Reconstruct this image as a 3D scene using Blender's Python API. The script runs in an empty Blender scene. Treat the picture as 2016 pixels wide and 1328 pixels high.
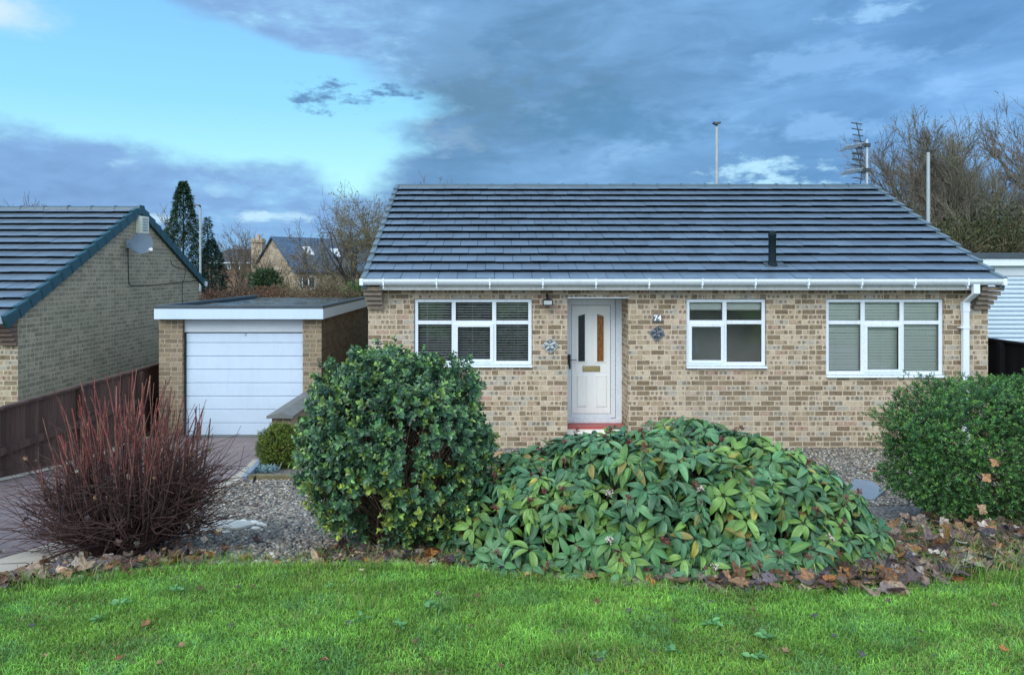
import bpy, math, random
import numpy as np
from mathutils import Vector, Matrix
R = math.radians
random.seed(7); rng = np.random.default_rng(7)
S = bpy.context.scene
COL = S.collection

# ------------------------------------------------------------ camera
F, CX, HY, HC = 1456.0, 975.0, 531.0, 2.93      # focal (px of the 2016 wide photo), vanishing point, eye height
cd = bpy.data.cameras.new('camera'); cam = bpy.data.objects.new('camera', cd); COL.objects.link(cam)
cam.location = (0, 0, HC); cam.rotation_euler = (R(90), 0, 0)
cd.sensor_width = 36; cd.lens = 36 * F / 2016
cd.shift_x = (1008 - CX) / 2016; cd.shift_y = -(664 - HY) / 2016
cd.clip_start = .05; cd.clip_end = 3000
S.camera = cam
# ------------------------------------------------------------ light
SUN_EL, SUN_AZ = R(38), R(212)
sd = bpy.data.lights.new('sun', 'SUN'); sd.energy = 1.6; sd.angle = R(35); sd.color = (1, .95, .88)
so = bpy.data.objects.new('sun', sd); COL.objects.link(so)
dv = Vector((math.sin(SUN_AZ) * math.cos(SUN_EL), math.cos(SUN_AZ) * math.cos(SUN_EL), math.sin(SUN_EL)))
so.rotation_euler = dv.to_track_quat('Z', 'Y').to_euler()
S.view_settings.view_transform = 'Standard'; S.view_settings.look = 'None'
S.view_settings.exposure = 0.3; S.view_settings.gamma = 1
S.render.engine = 'CYCLES'
S.cycles.max_bounces = 6; S.cycles.transparent_max_bounces = 12; S.cycles.caustics_reflective = False; S.cycles.caustics_refractive = False

# ------------------------------------------------------------ node helper
class NT:
    def __init__(s, t): s.t = t
    def n(s, typ, props=None, **inp):
        nd = s.t.nodes.new(typ)
        for k, v in (props or {}).items(): setattr(nd, k, v)
        for k, v in inp.items():
            key = int(k[1:]) if k[0] == 'i' and k[1:].isdigit() else k.replace('_', ' ')
            s.set(nd.inputs[key], v)
        return nd
    def set(s, sock, v):
        if isinstance(v, bpy.types.NodeSocket): s.t.links.new(v, sock)
        elif isinstance(v, bpy.types.Node): s.t.links.new(v.outputs[0], sock)
        else:
            if sock.type == 'RGBA' and len(v) == 3: v = (*v, 1)
            sock.default_value = v
    def m(s, op, a, b=0., c=0., clamp=False):
        return s.n('ShaderNodeMath', {'operation': op, 'use_clamp': clamp}, i0=a, i1=b, i2=c).outputs[0]
    def mix(s, f, a, b, bt='MIX'):
        nd = s.n('ShaderNodeMix', {'data_type': 'RGBA', 'blend_type': bt, 'clamp_factor': True})
        s.set(nd.inputs[0], f); s.set(nd.inputs[6], a); s.set(nd.inputs[7], b); return nd.outputs[2]
    def ss(s, v, a, b, lo=0., hi=1.):
        nd = s.n('ShaderNodeMapRange', {'interpolation_type': 'SMOOTHSTEP'}, Value=v)
        for i, x in zip((1, 2, 3, 4), (a, b, lo, hi)): s.set(nd.inputs[i], x)
        return nd.outputs[0]
    def noise(s, vec, scale, det=3, rough=.5, dist=0.):
        return s.n('ShaderNodeTexNoise', None, Vector=vec, Scale=scale, Detail=det, Roughness=rough, Distortion=dist).outputs[0]
    def xyz(s, v):
        nd = s.n('ShaderNodeSeparateXYZ', None, Vector=v); return nd.outputs
    def vec(s, x, y, z=0.): return s.n('ShaderNodeCombineXYZ', None, X=x, Y=y, Z=z).outputs[0]
    def ramp(s, f, pts, interp='LINEAR'):
        nd = s.n('ShaderNodeValToRGB', None, Fac=f); cr = nd.color_ramp; cr.interpolation = interp
        while len(cr.elements) < len(pts): cr.elements.new(.5)
        for e, (p, c) in zip(cr.elements, pts): e.position = p; e.color = (*c, 1)
        return nd.outputs[0]
    def curve(s, v, pts):
        nd = s.n('ShaderNodeFloatCurve', None, Value=v); c = nd.mapping.curves[0]
        nd.mapping.extend = 'HORIZONTAL'
        while len(c.points) < len(pts): c.points.new(.5, .5)
        for p, (x, y) in zip(c.points, pts): p.location = (x, y)
        nd.mapping.update(); return nd.outputs[0]

# ------------------------------------------------------------ sky
w = bpy.data.worlds.new('World'); S.world = w; w.use_nodes = True
T = NT(w.node_tree); w.node_tree.nodes.clear()
D = T.n('ShaderNodeTexCoord').outputs['Generated']
dx, dy, dz = T.xyz(D)[0:3]
az = T.m('ARCTAN2', dx, dy); el = T.m('ARCSINE', dz)
def AZ(px): return math.atan((px - CX) / F)
def EL(py, px=975): return math.atan((HY - py) / F * math.cos(AZ(px)))
sky = T.n('ShaderNodeTexSky', {'sky_type': 'NISHITA', 'sun_disc': False, 'sun_elevation': SUN_EL, 'sun_rotation': SUN_AZ, 'air_density': 1.2, 'dust_density': .6, 'ozone_density': 1.5})
nish = T.mix(1., sky.outputs[0], (.10, .10, .10), 'MULTIPLY')
# warped cloud coordinates (world direction, flattened towards the horizon like a real cloud deck)
cvec = T.vec(az, T.m('MULTIPLY', el, 2.0), 0.)
warp = T.n('ShaderNodeTexNoise', None, Vector=cvec, Scale=3.2, Detail=6, Roughness=.6)
wn = T.m('SUBTRACT', warp.outputs[0], .5)
n2 = T.m('SUBTRACT', T.noise(T.vec(T.m('ADD', az, 7.), T.m('MULTIPLY', el, 1.8), 1.), 9., 7, .62), .5)
n3 = T.m('SUBTRACT', T.noise(T.vec(T.m('ADD', az, 3.), T.m('MULTIPLY', el, 2.4), 2.), 26., 5, .6), .5)
edge = T.m('ADD', T.m('ADD', T.m('MULTIPLY', wn, .10), T.m('MULTIPLY', n2, .14)), T.m('MULTIPLY', n3, .05))
# x limit of the big right cloud as a function of elevation
ys = [(-40, 250), (0, 330), (40, 420), (75, 520), (100, 600), (120, 700), (154, 740), (190, 815), (223, 850), (243, 780), (298, 815), (322, 765), (367, 720), (480, 700)]
pts = sorted((EL(y, x) / .5, (AZ(x) + .8) / 1.6) for y, x in ys)
xr = T.m('SUBTRACT', T.m('MULTIPLY', T.curve(T.m('MULTIPLY', el, 2.), [(0, pts[0][1])] + pts + [(.78, .28), (1, .25)]), 1.6), .8)
mR = T.ss(T.m('ADD', T.m('SUBTRACT', az, xr), edge), -.04, .05)
xs = [(-500, 240), (0, 243), (90, 255), (200, 280), (340, 300), (450, 325), (600, 335), (660, 362), (730, 372), (1000, 380)]
pts = [((AZ(x) + .8) / 1.6, EL(y, x) / .5) for x, y in xs]
yl = T.m('MULTIPLY', T.curve(T.m('DIVIDE', T.m('ADD', az, .8), 1.6), [(0, pts[0][1])] + pts + [(1, pts[-1][1])]), .5)
mL = T.ss(T.m('ADD', T.m('SUBTRACT', yl, el), T.m('MULTIPLY', edge, .5)), -.014, .02)
# the small torn cloud
ca, ce = AZ(645), EL(193, 645)
ux = T.m('SUBTRACT', az, ca); uy = T.m('SUBTRACT', T.m('SUBTRACT', el, ce), T.m('MULTIPLY', ux, .17))
dd = T.m('SQRT', T.m('ADD', T.m('POWER', T.m('DIVIDE', ux, .062), 2.), T.m('POWER', T.m('DIVIDE', uy, .0125), 2.)))
mS = T.ss(T.m('ADD', dd, T.m('MULTIPLY', T.m('ADD', n2, n3), 6.0)), 1.7, .5)
front = T.ss(dy, -.1, .25)
mask = T.m('MAXIMUM', mR, mL, 0.)
# colours
clear = T.ramp(T.m('MULTIPLY', el, 2.), [(0., (.50, .84, .88)), (.2, (.43, .86, .95)), (.42, (.265, .66, .93)), (.66, (.21, .54, .92)), (1., (.12, .30, .66))])
clear = T.mix(.12, clear, nish)
big = T.noise(T.vec(T.m('ADD', az, T.m('MULTIPLY', el, -.35)), T.m('MULTIPLY', el, 2.4), 4.), 3.4, 5, .55)
fine = T.noise(T.vec(T.m('ADD', az, T.m('MULTIPLY', el, -.5)), T.m('MULTIPLY', el, 3.2), 9.), 8., 7, .6, .6)
cl = T.m('ADD', T.m('MULTIPLY', big, .62), T.m('MULTIPLY', fine, .38))
right = T.ss(az, AZ(1150), AZ(1900))
cR = T.mix(right, (.0, .0, .0), (.0, .02, .08))
cloudR = T.mix(1., T.ramp(cl, [(.30, (.085, .20, .36)), (.46, (.125, .27, .47)), (.58, (.17, .35, .60)), (.72, (.30, .53, .82))]), cR, 'ADD')
cloudL = T.ramp(T.m('ADD', cl, T.m('MULTIPLY', n3, .3)), [(.34, (.165, .305, .54)), (.50, (.20, .37, .64)), (.60, (.25, .48, .74)), (.70, (.42, .72, .90))])
cloud = T.mix(T.ss(az, AZ(660), AZ(900)), cloudL, cloudR)
low = T.ss(el, EL(420), EL(520)); cloud = T.mix(T.m('MULTIPLY', low, .5), cloud, (.22, .45, .70))
def patch(pxx, pyy, rx, ry, col, f, amp=3.2):
    global cloud
    a, b = AZ(pxx), EL(pyy, pxx)
    q = T.m('SQRT', T.m('ADD', T.m('POWER', T.m('DIVIDE', T.m('SUBTRACT', az, a), rx / F), 2.), T.m('POWER', T.m('DIVIDE', T.m('SUBTRACT', el, b), ry / F), 2.)))
    mm = T.ss(T.m('ADD', q, T.m('MULTIPLY', T.m('ADD', n2, n3), amp)), 1.25, .1)
    cloud = T.mix(T.m('MULTIPLY', mm, f), cloud, col)
patch(950, 200, 240, 90, (.115, .23, .35), .7)
patch(860, 90, 150, 60, (.165, .33, .56), .7)
patch(1200, 240, 200, 60, (.085, .23, .41), .6)
patch(1510, 338, 95, 30, (.46, .76, .92), .8, 4.2)
patch(1600, 250, 110, 30, (.24, .46, .78), .7)
patch(1735, 20, 70, 20, (.32, .58, .86), .7, 4.)
patch(1650, 120, 170, 36, (.22, .43, .74), .7)
patch(880, 275, 60, 50, (.22, .37, .56), .7)
patch(240, 322, 34, 13, (.36, .62, .82), .6, 4.)
patch(435, 372, 44, 14, (.36, .62, .82), .6, 4.)
patch(520, 425, 80, 9, (.52, .76, .88), .75, 3.6)
patch(300, 430, 50, 10, (.55, .78, .90), .7, 1.6)
skyc = T.mix(mask, clear, cloud)
skyc = T.mix(T.m('MULTIPLY', mS, .95), skyc, (.105, .235, .43))
pinky = T.ss(T.m('ADD', T.m('SQRT', T.m('ADD', T.m('POWER', T.m('DIVIDE', T.m('SUBTRACT', az, AZ(5)), .07), 2.), T.m('POWER', T.m('DIVIDE', T.m('SUBTRACT', el, EL(25, 5)), .03), 2.))), T.m('MULTIPLY', n2, 2.)), 1.1, .1)
skyc = T.mix(T.m('MULTIPLY', pinky, .8), skyc, (.62, .74, .82))
# thin bright overcast behind the viewer, thicker overhead
bk = T.ramp(T.m('ADD', T.m('MULTIPLY', big, .6), T.m('MULTIPLY', fine, .4)), [(.35, (.95, 1.22, 1.55)), (.6, (1.5, 1.75, 2.0))])
back = T.mix(.15, bk, nish)
zen = T.ss(el, .62, 1.3)
skyc = T.mix(zen, skyc, (.50, .66, .92))
skyc = T.mix(T.m('MULTIPLY', T.m('SUBTRACT', 1., front), T.ss(dz, -.02, .10, .35, 1.)), skyc, back)
bg = T.n('ShaderNodeBackground', None, Color=skyc, Strength=1.0)
T.t.links.new(bg.outputs[0], T.n('ShaderNodeOutputWorld').inputs[0])

# ------------------------------------------------------------ mesh helpers
def tag(o, label=None, cat=None, group=None, kind=None):
    if label: o['label'] = label
    if cat: o['category'] = cat
    if group: o['group'] = group
    if kind: o['kind'] = kind
    return o
def empty(name, loc, label, cat, group=None):
    o = bpy.data.objects.new(name, None); COL.objects.link(o); o.location = loc; o.empty_display_size = .2
    return tag(o, label, cat, group)
def link(name, me, parent=None):
    o = bpy.data.objects.new(name, me); COL.objects.link(o)
    if parent is not None:
        o.parent = parent
        p = Vector((0, 0, 0)); q = parent
        while q is not None: p += q.location; q = q.parent
        o.location = -p
    return o
class MB:
    def __init__(s): s.v = []; s.f = []; s.c = []
    def face(s, pts):
        b = len(s.v); s.v += [tuple(p) for p in pts]; s.f.append(tuple(range(b, b + len(pts)))); return s
    def hexa(s, p):      # 8 points: bottom loop 4, top loop 4
        b = len(s.v); s.v += [tuple(q) for q in p]
        for f in ((3, 2, 1, 0), (4, 5, 6, 7), (0, 1, 5, 4), (1, 2, 6, 5), (2, 3, 7, 6), (3, 0, 4, 7)): s.f.append(tuple(b + i for i in f))
        return s
    def box(s, x0, x1, y0, y1, z0, z1):
        return s.hexa([(x0, y0, z0), (x1, y0, z0), (x1, y1, z0), (x0, y1, z0), (x0, y0, z1), (x1, y0, z1), (x1, y1, z1), (x0, y1, z1)])
    def tube(s, pts, rad, n=8, cap=True):
        pts = [Vector(p) for p in pts]; rad = rad if hasattr(rad, '__len__') else [rad] * len(pts)
        b = len(s.v); u = None
        for i, p in enumerate(pts):
            d = (pts[min(i + 1, len(pts) - 1)] - pts[max(i - 1, 0)]).normalized()
            if u is None: u = d.orthogonal().normalized()
            u = (u - d * u.dot(d)).normalized(); w_ = d.cross(u)
            for k in range(n):
                a = 2 * math.pi * k / n; s.v.append(tuple(p + (u * math.cos(a) + w_ * math.sin(a)) * rad[i]))
        for i in range(len(pts) - 1):
            for k in range(n):
                k2 = (k + 1) % n; s.f.append((b + i * n + k, b + i * n + k2, b + (i + 1) * n + k2, b + (i + 1) * n + k))
        if cap:
            s.f.append(tuple(b + k for k in reversed(range(n)))); e = b + (len(pts) - 1) * n; s.f.append(tuple(e + k for k in range(n)))
        return s
    def lathe(s, c, prof, n=16, axis='z'):
        b = len(s.v)
        for r, h in prof:
            for k in range(n):
                a = 2 * math.pi * k / n
                s.v.append((c[0] + r * math.cos(a), c[1] + r * math.sin(a), c[2] + h))
        for i in range(len(prof) - 1):
            for k in range(n):
                k2 = (k + 1) % n; s.f.append((b + i * n + k, b + i * n + k2, b + (i + 1) * n + k2, b + (i + 1) * n + k))
        s.f.append(tuple(b + k for k in reversed(range(n)))); e = b + (len(prof) - 1) * n; s.f.append(tuple(e + k for k in range(n)))
        return s
    def prism(s, poly, off):   # polygon of 3d points extruded by vector off
        b = len(s.v); n = len(poly); off = Vector(off)
        s.v += [tuple(p) for p in poly] + [tuple(Vector(p) + off) for p in poly]
        s.f.append(tuple(b + i for i in range(n))); s.f.append(tuple(b + n + i for i in reversed(range(n))))
        for i in range(n):
            j = (i + 1) % n; s.f.append((b + i, b + n + i, b + n + j, b + j))
        return s
    def build(s, name, mat, parent=None, smooth=False, bevel=0.):
        me = bpy.data.meshes.new(name); me.from_pydata(s.v, [], s.f); me.materials.append(mat)
        if smooth: me.shade_smooth()
        o = link(name, me, parent)
        import bmesh
        bm = bmesh.new(); bm.from_mesh(me); bmesh.ops.recalc_face_normals(bm, faces=bm.faces); bm.to_mesh(me); bm.free()
        if bevel:
            md = o.modifiers.new('bevel', 'BEVEL'); md.width = bevel; md.segments = 2; md.limit_method = 'ANGLE'
        return o
def npmesh(name, V, Fc, mat, parent=None, col=None, luv=None, smooth=False, nper=None):
    me = bpy.data.meshes.new(name); nv = len(V); nf, k = Fc.shape
    me.vertices.add(nv); me.vertices.foreach_set('co', V.astype(np.float32).ravel())
    me.loops.add(nf * k); me.loops.foreach_set('vertex_index', Fc.astype(np.int32).ravel())
    me.polygons.add(nf); me.polygons.foreach_set('loop_start', np.arange(0, nf * k, k, dtype=np.int32))
    me.polygons.foreach_set('loop_total', np.full(nf, k, dtype=np.int32)) if False else None
    me.polygons.foreach_set('use_smooth', np.full(nf, smooth, dtype=bool))
    if col is not None:
        a = me.attributes.new('col', 'FLOAT_COLOR', 'POINT'); a.data.foreach_set('color', np.c_[col, np.ones(nv)].astype(np.float32).ravel())
    if luv is not None:
        a = me.attributes.new('luv', 'FLOAT_VECTOR', 'POINT'); a.data.foreach_set('vector', luv.astype(np.float32).ravel())
    me.materials.append(mat); me.update(calc_edges=True); me.validate()
    return link(name, me, parent)
def inst(name, base, P, M, sc, C, mat, parent=None, smooth=False, luv=True):
    """base: list of (V,F,colormult,luv); P (n,3); M (n,3,3) columns = axes; sc (n,) or (n,3); C (n,3)"""
    n = len(P); which = rng.integers(0, len(base), n); Vs, Fs, Cs, Ls = [], [], [], []; off = 0
    sc = np.asarray(sc); sc = sc[:, None] * np.ones(3) if sc.ndim == 1 else sc
    for b, (V, Fc, cm, lu) in enumerate(base):
        I = np.where(which == b)[0]
        if not len(I): continue
        X = np.einsum('nij,nvj->nvi', M[I], V[None] * sc[I][:, None, :]) + P[I][:, None, :]
        m = len(V); Vs.append(X.reshape(-1, 3)); Fs.append((Fc[None] + (np.arange(len(I)) * m)[:, None, None]).reshape(-1, Fc.shape[1]) + off); off += m * len(I)
        Cs.append((C[I][:, None, :] * cm[None]).reshape(-1, 3)); Ls.append(np.tile(lu, (len(I), 1)))
    return npmesh(name, np.concatenate(Vs), np.concatenate(Fs), mat, parent, np.concatenate(Cs), np.concatenate(Ls) if luv else None, smooth)
def segs(name, A, B, ra, rb, C, mat, parent=None, n=3):
    """many straight tapered twigs A->B in one mesh (one plant)"""
    A = np.asarray(A, float); B = np.asarray(B, float); ra = np.asarray(ra); rb = np.asarray(rb)
    d = B - A; L = np.linalg.norm(d, axis=1, keepdims=True) + 1e-9; d = d / L
    up = np.where(np.abs(d[:, 2:3]) > .9, np.array([[1., 0, 0]]), np.array([[0., 0, 1]]))
    u = np.cross(d, up); u /= np.linalg.norm(u, axis=1, keepdims=True) + 1e-9; v = np.cross(d, u)
    N = len(A); V = np.zeros((N, 2 * n, 3))
    for k in range(n):
        a = 2 * math.pi * k / n; o = u * math.cos(a) + v * math.sin(a)
        V[:, k] = A + o * ra[:, None]; V[:, n + k] = B + o * rb[:, None]
    Fq = np.array([(k, (k + 1) % n, n + (k + 1) % n, n + k) for k in range(n)])
    Fc = (Fq[None] + (np.arange(N) * 2 * n)[:, None, None]).reshape(-1, 4)
    col = np.repeat(np.asarray(C, float), 2 * n, axis=0) if np.ndim(C) == 2 else np.tile(C, (N * 2 * n, 1))
    return npmesh(name, V.reshape(-1, 3), Fc, mat, parent, col, None, True)
def frames(d, nrm):
    d = d / (np.linalg.norm(d, axis=1, keepdims=True) + 1e-9)
    s = np.cross(nrm, d); s /= np.linalg.norm(s, axis=1, keepdims=True) + 1e-9
    n = np.cross(d, s); return np.stack([d, s, n], axis=2)
def rnd(n, a=-1., b=1.): return rng.uniform(a, b, n)

# ------------------------------------------------------------ terrain
GP = np.array([(-60, 1.6), (-5, 1.5), (0, 1.45), (2.8, 1.36), (4.3, 1.15), (6, .84), (8, .48), (9.4, .27), (10.8, .09), (12.1, 0), (13.2, -.06), (18, -.1), (40, -.3), (90, -1.2), (2500, -1.5)])
def gz(y):   # smoothed ground height across the plot
    y = np.asarray(y, float); return sum(np.interp(y + o, GP[:, 0], GP[:, 1]) for o in (-.6, -.3, 0, .3, .6)) / 5
def G(px, py):   # where a measured ground point of the plot lies
    t = (py - HY) / F; u = (px - CX) / F; y = np.linspace(1.5, 30, 6000)
    f = HC - t * y - gz(y); i = int(np.argmax(f < 0)); return (u * y[i], y[i])

# ------------------------------------------------------------ materials
def mat(name):
    m = bpy.data.materials.new(name); m.use_nodes = True; t = NT(m.node_tree); m.node_tree.nodes.clear()
    out = t.n('ShaderNodeOutputMaterial'); return m, t, out
def finish(t, out, col, rough=.6, bump=None, bs=.3, bd=.01, metal=0., spec=.5, coat=0., transl=0.):
    p = t.n('ShaderNodeBsdfPrincipled'); t.set(p.inputs['Base Color'], col); t.set(p.inputs['Roughness'], rough); p.inputs['Metallic'].default_value = metal
    p.inputs['Specular IOR Level'].default_value = spec
    if coat: t.set(p.inputs['Coat Weight'], coat); p.inputs['Coat Roughness'].default_value = .12
    if bump is not None:
        b = t.n('ShaderNodeBump', None, Strength=bs, Distance=bd, Height=bump); t.t.links.new(b.outputs[0], p.inputs['Normal'])
    sh = p.outputs[0]
    if transl:
        tr = t.n('ShaderNodeBsdfTranslucent', None, Color=col); sh = t.n('ShaderNodeMixShader', None, i0=transl, i1=sh, i2=tr.outputs[0]).outputs[0]
    t.t.links.new(sh, out.inputs[0])
def simple(name, c, rough=.5, var=.12, scale=6., metal=0., spec=.5, bs=.15, bd=.004, coat=0., dirt=0.):
    m, t, out = mat(name); P = t.n('ShaderNodeNewGeometry').outputs['Position']
    a = t.noise(P, scale, 5, .6); b = t.noise(P, scale * 9, 3, .6)
    f = t.m('ADD', t.m('MULTIPLY', a, .7), t.m('MULTIPLY', b, .3))
    c0 = tuple(x * (1 - var) for x in c); c1 = tuple(min(1, x * (1 + var)) for x in c)
    cc = t.ramp(f, [(.35, c0), (.65, c1)])
    if dirt:
        q = t.xyz(P); sn = t.noise(t.vec(t.m('MULTIPLY', q[0], 9.), t.m('MULTIPLY', q[1], 9.), t.m('MULTIPLY', q[2], 1.1)), 1.5, 6, .7); cc = t.mix(t.ss(sn, .48, .78, 0., dirt), cc, (.20, .21, .18))
    finish(t, out, cc, t.ss(b, .3, .7, rough * .85, min(1, rough * 1.15)), b, bs, bd, metal, spec, coat); return m

def brick(name, pal, mortar, spot=None, cw=.225, ch=.083, stain=None, jw=.012, moss=0.):
    m, t, out = mat(name); g = t.n('ShaderNodeNewGeometry'); P = t.xyz(g.outputs['Position']); Nn = t.xyz(g.outputs['True Normal'])
    side = t.m('GREATER_THAN', t.m('ABSOLUTE', Nn[0]), .7)
    u = t.m('ADD', t.m('MULTIPLY', P[0], t.m('SUBTRACT', 1., side)), t.m('MULTIPLY', P[1], side)); z = P[2]
    wob = t.m('MULTIPLY', t.m('SUBTRACT', t.noise(g.outputs['Position'], 14., 2), .5), .006)
    u = t.m('ADD', t.m('ADD', u, 50.), wob); z = t.m('ADD', t.m('ADD', z, 10.), wob)
    row = t.m('FLOOR', t.m('DIVIDE', z, ch)); fz = t.m('SUBTRACT', z, t.m('MULTIPLY', row, ch))
    rr = t.n('ShaderNodeTexWhiteNoise', {'noise_dimensions': '1D'}, W=row).outputs[0]
    sh = t.m('ADD', t.m('MULTIPLY', t.m('MODULO', row, 2.), .5), t.m('MULTIPLY', t.m('SUBTRACT', rr, .5), .12))
    uu = t.m('DIVIDE', u, cw); uu = t.m('ADD', uu, sh)
    colm = t.m('FLOOR', uu); fu = t.m('MULTIPLY', t.m('SUBTRACT', uu, colm), cw)
    wnn = t.n('ShaderNodeTexWhiteNoise', {'noise_dimensions': '3D'}, Vector=t.vec(colm, row, 3.)); r1 = wnn.outputs[0]; r3 = t.xyz(wnn.outputs[1])
    # some bricks are a pair of headers
    pair = t.m('LESS_THAN', r3[0], .22); ph = t.m('GREATER_THAN', fu, cw * .5)
    fu2 = t.m('SUBTRACT', fu, t.m('MULTIPLY', t.m('MULTIPLY', pair, ph), cw * .5)); wd = t.m('SUBTRACT', cw, t.m('MULTIPLY', pair, cw * .5))
    r1 = t.m('FRACT', t.m('ADD', r1, t.m('MULTIPLY', t.m('MULTIPLY', pair, ph), .37)))
    e = t.m('MINIMUM', t.m('MINIMUM', fu2, t.m('SUBTRACT', wd, fu2)), t.m('MINIMUM', fz, t.m('SUBTRACT', ch, fz)))
    rag = t.m('MULTIPLY', t.m('SUBTRACT', t.noise(g.outputs['Position'], 70., 2), .5), .007)
    isb = t.ss(t.m('ADD', e, rag), jw * .38, jw * .62)
    n1 = t.noise(g.outputs['Position'], 45., 4, .65); n0 = t.noise(g.outputs['Position'], 1.3, 4, .6)
    c = t.ramp(r1, pal, 'CONSTANT')
    c = t.mix(.55, c, t.mix(t.ss(n1, .35, .65), (.22, .22, .22), (.80, .80, .80)), 'SOFT_LIGHT')
    if spot:
        k = spot[3]; vv = t.vec(t.m('MULTIPLY', uu, 3.), t.m('MULTIPLY', row, 1.), 0.)
        cell = t.m('FLOOR', t.m('MULTIPLY', uu, 3.)); q = t.m('SUBTRACT', t.m('MULTIPLY', uu, 3.), cell)
        wr = t.n('ShaderNodeTexWhiteNoise', {'noise_dimensions': '3D'}, Vector=t.vec(cell, row, 8.)); ra = wr.outputs[0]; rb = t.xyz(wr.outputs[1])
        qx = t.m('MULTIPLY', t.m('SUBTRACT', q, t.m('ADD', .42, t.m('MULTIPLY', rb[0], .16))), cw / 3)
        qz = t.m('SUBTRACT', fz, ch * .5)
        sz = t.m('ADD', .017, t.m('MULTIPLY', rb[1], .012))
        ds = t.m('POWER', t.m('ADD', t.m('POWER', t.m('ABSOLUTE', qx), 3.), t.m('POWER', t.m('ABSOLUTE', qz), 3.)), .3333)
        sp = t.m('MULTIPLY', t.ss(t.m('ADD', ds, t.m('MULTIPLY', rag, 1.4)), t.m('ADD', sz, .004), t.m('SUBTRACT', sz, .002)), t.m('LESS_THAN', ra, k))
        sc_ = t.ramp(rb[2], [(0, spot[0]), (.4, spot[1]), (.75, spot[2])], 'CONSTANT')
        sc_ = t.mix(t.ss(n1, .4, .7), sc_, tuple(x * 1.5 for x in spot[1]))
        c = t.mix(t.m('MULTIPLY', sp, .82), c, sc_)
    mo = t.mix(t.ss(n0, .3, .7), tuple(x * .85 for x in mortar), mortar)
    c = t.mix(isb, mo, c)
    if moss:
        c = t.mix(t.m('MULTIPLY', t.ss(t.noise(g.outputs['Position'], 1.1, 5, .65), .42, .68), moss), c, (.15, .18, .11))
    c = t.mix(t.ss(n0, .35, .75, .0, .30), c, tuple(x * .5 for x in mortar))
    st = t.noise(t.vec(t.m('MULTIPLY', P[0], 3.), t.m('MULTIPLY', P[1], 3.), t.m('MULTIPLY', P[2], .35)), 1.2, 5, .65)
    c = t.mix(t.ss(st, .52, .75, .0, .35), c, tuple(x * .38 for x in mortar))
    h = t.m('ADD', t.m('MULTIPLY', isb, 1.), t.m('MULTIPLY', n1, .35))
    finish(t, out, c, .88, h, .55, .008, spec=.2); return m

TAN = [(0, (.42, .335, .24)), (.14, (.48, .395, .29)), (.30, (.36, .28, .19)), (.44, (.21, .155, .10)), (.55, (.43, .34, .26)), (.64, (.38, .35, .295)), (.76, (.18, .13, .082)), (.87, (.49, .415, .31)), (.95, (.38, .26, .20))]
M_BRICK = brick('spotted_buff_brick', TAN, (.64, .56, .42), ((.10, .075, .05), (.15, .115, .08), (.13, .12, .11), .46))
BRN = [(0, (.20, .155, .10)), (.2, (.26, .20, .13)), (.4, (.16, .125, .085)), (.55, (.23, .19, .13)), (.7, (.30, .24, .165)), (.85, (.19, .15, .11))]
M_BRICKG = brick('brown_buff_brick', BRN, (.42, .36, .27), ((.12, .09, .06), (.16, .12, .08), (.15, .14, .12), .22))
GRN = [(0, (.29, .255, .18)), (.2, (.34, .295, .215)), (.4, (.225, .205, .145)), (.55, (.30, .27, .20)), (.7, (.36, .305, .225)), (.85, (.24, .215, .16))]
M_BRICKN = brick('weathered_olive_brick', GRN, (.54, .51, .41), ((.17, .15, .10), (.20, .17, .12), (.18, .17, .14), .4), moss=.25)
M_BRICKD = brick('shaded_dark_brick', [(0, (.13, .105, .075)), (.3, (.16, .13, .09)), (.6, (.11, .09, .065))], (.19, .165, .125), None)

def tilemat(name, c, rough=.28):
    m, t, out = mat(name); g = t.n('ShaderNodeNewGeometry'); P = g.outputs['Position']
    rnd_ = t.n('ShaderNodeAttribute', {'attribute_name': 'col'}).outputs['Color']
    a = t.noise(P, 2.2, 4, .6); b = t.noise(P, 60., 3, .6)
    cc = t.mix(t.ss(a, .3, .7), tuple(x * .9 for x in c), tuple(x * 1.12 for x in c))
    cc = t.mix(1., cc, rnd_, 'MULTIPLY')
    finish(t, out, cc, t.m('ADD', t.m('MULTIPLY', a, .10), rough - .03), b, .25, .002, spec=.75, coat=.25); return m
M_TILE = tilemat('wet_slate_grey_tile', (.135, .19, .25))
M_TILE2 = tilemat('slate_grey_tile_next_door', (.13, .18, .225), .33)
M_RIDGE = simple('ridge_tile_grey', (.06, .10, .125), .4)
M_VERGE = simple('blue_black_verge_plastic', (.022, .075, .10), .42, .1)
M_VERGE2 = simple('grey_verge_plastic', (.12, .17, .20), .35, .1)
M_UNDER = simple('roof_underlay', (.03, .03, .035), .8)
M_UPVC = simple('white_upvc', (.70, .78, .84), .28, .03, 3., bs=.02, dirt=.22)
M_FASC = simple('off_white_fascia', (.62, .64, .61), .38, .06, 3., bs=.03, dirt=.35)
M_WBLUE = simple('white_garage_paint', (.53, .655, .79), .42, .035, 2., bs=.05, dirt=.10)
M_CREAM = simple('cream_board', (.52, .58, .63), .5, .06, 2.5)
M_DOOR = simple('white_door_skin', (.84, .87, .86), .35, .03, 3., dirt=.15)
M_SEAL = simple('dark_rubber_seal', (.03, .035, .04), .5)
M_BLACK = simple('black_plastic', (.015, .015, .02), .35)
M_BRASS = simple('brushed_brass', (.62, .50, .24), .32, .1, 20., metal=.8)
M_STEEL = simple('grey_metal', (.42, .46, .49), .4, .12, 10., metal=.6)
M_GALV = simple('galvanised_lamp_post', (.34, .39, .41), .5, .1, 4., metal=.25)
M_RED = simple('red_painted_step', (.36, .07, .06), .45, .15)
M_CONC = simple('pale_concrete', (.42, .42, .39), .85, .2, 5., bs=.4)
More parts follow.
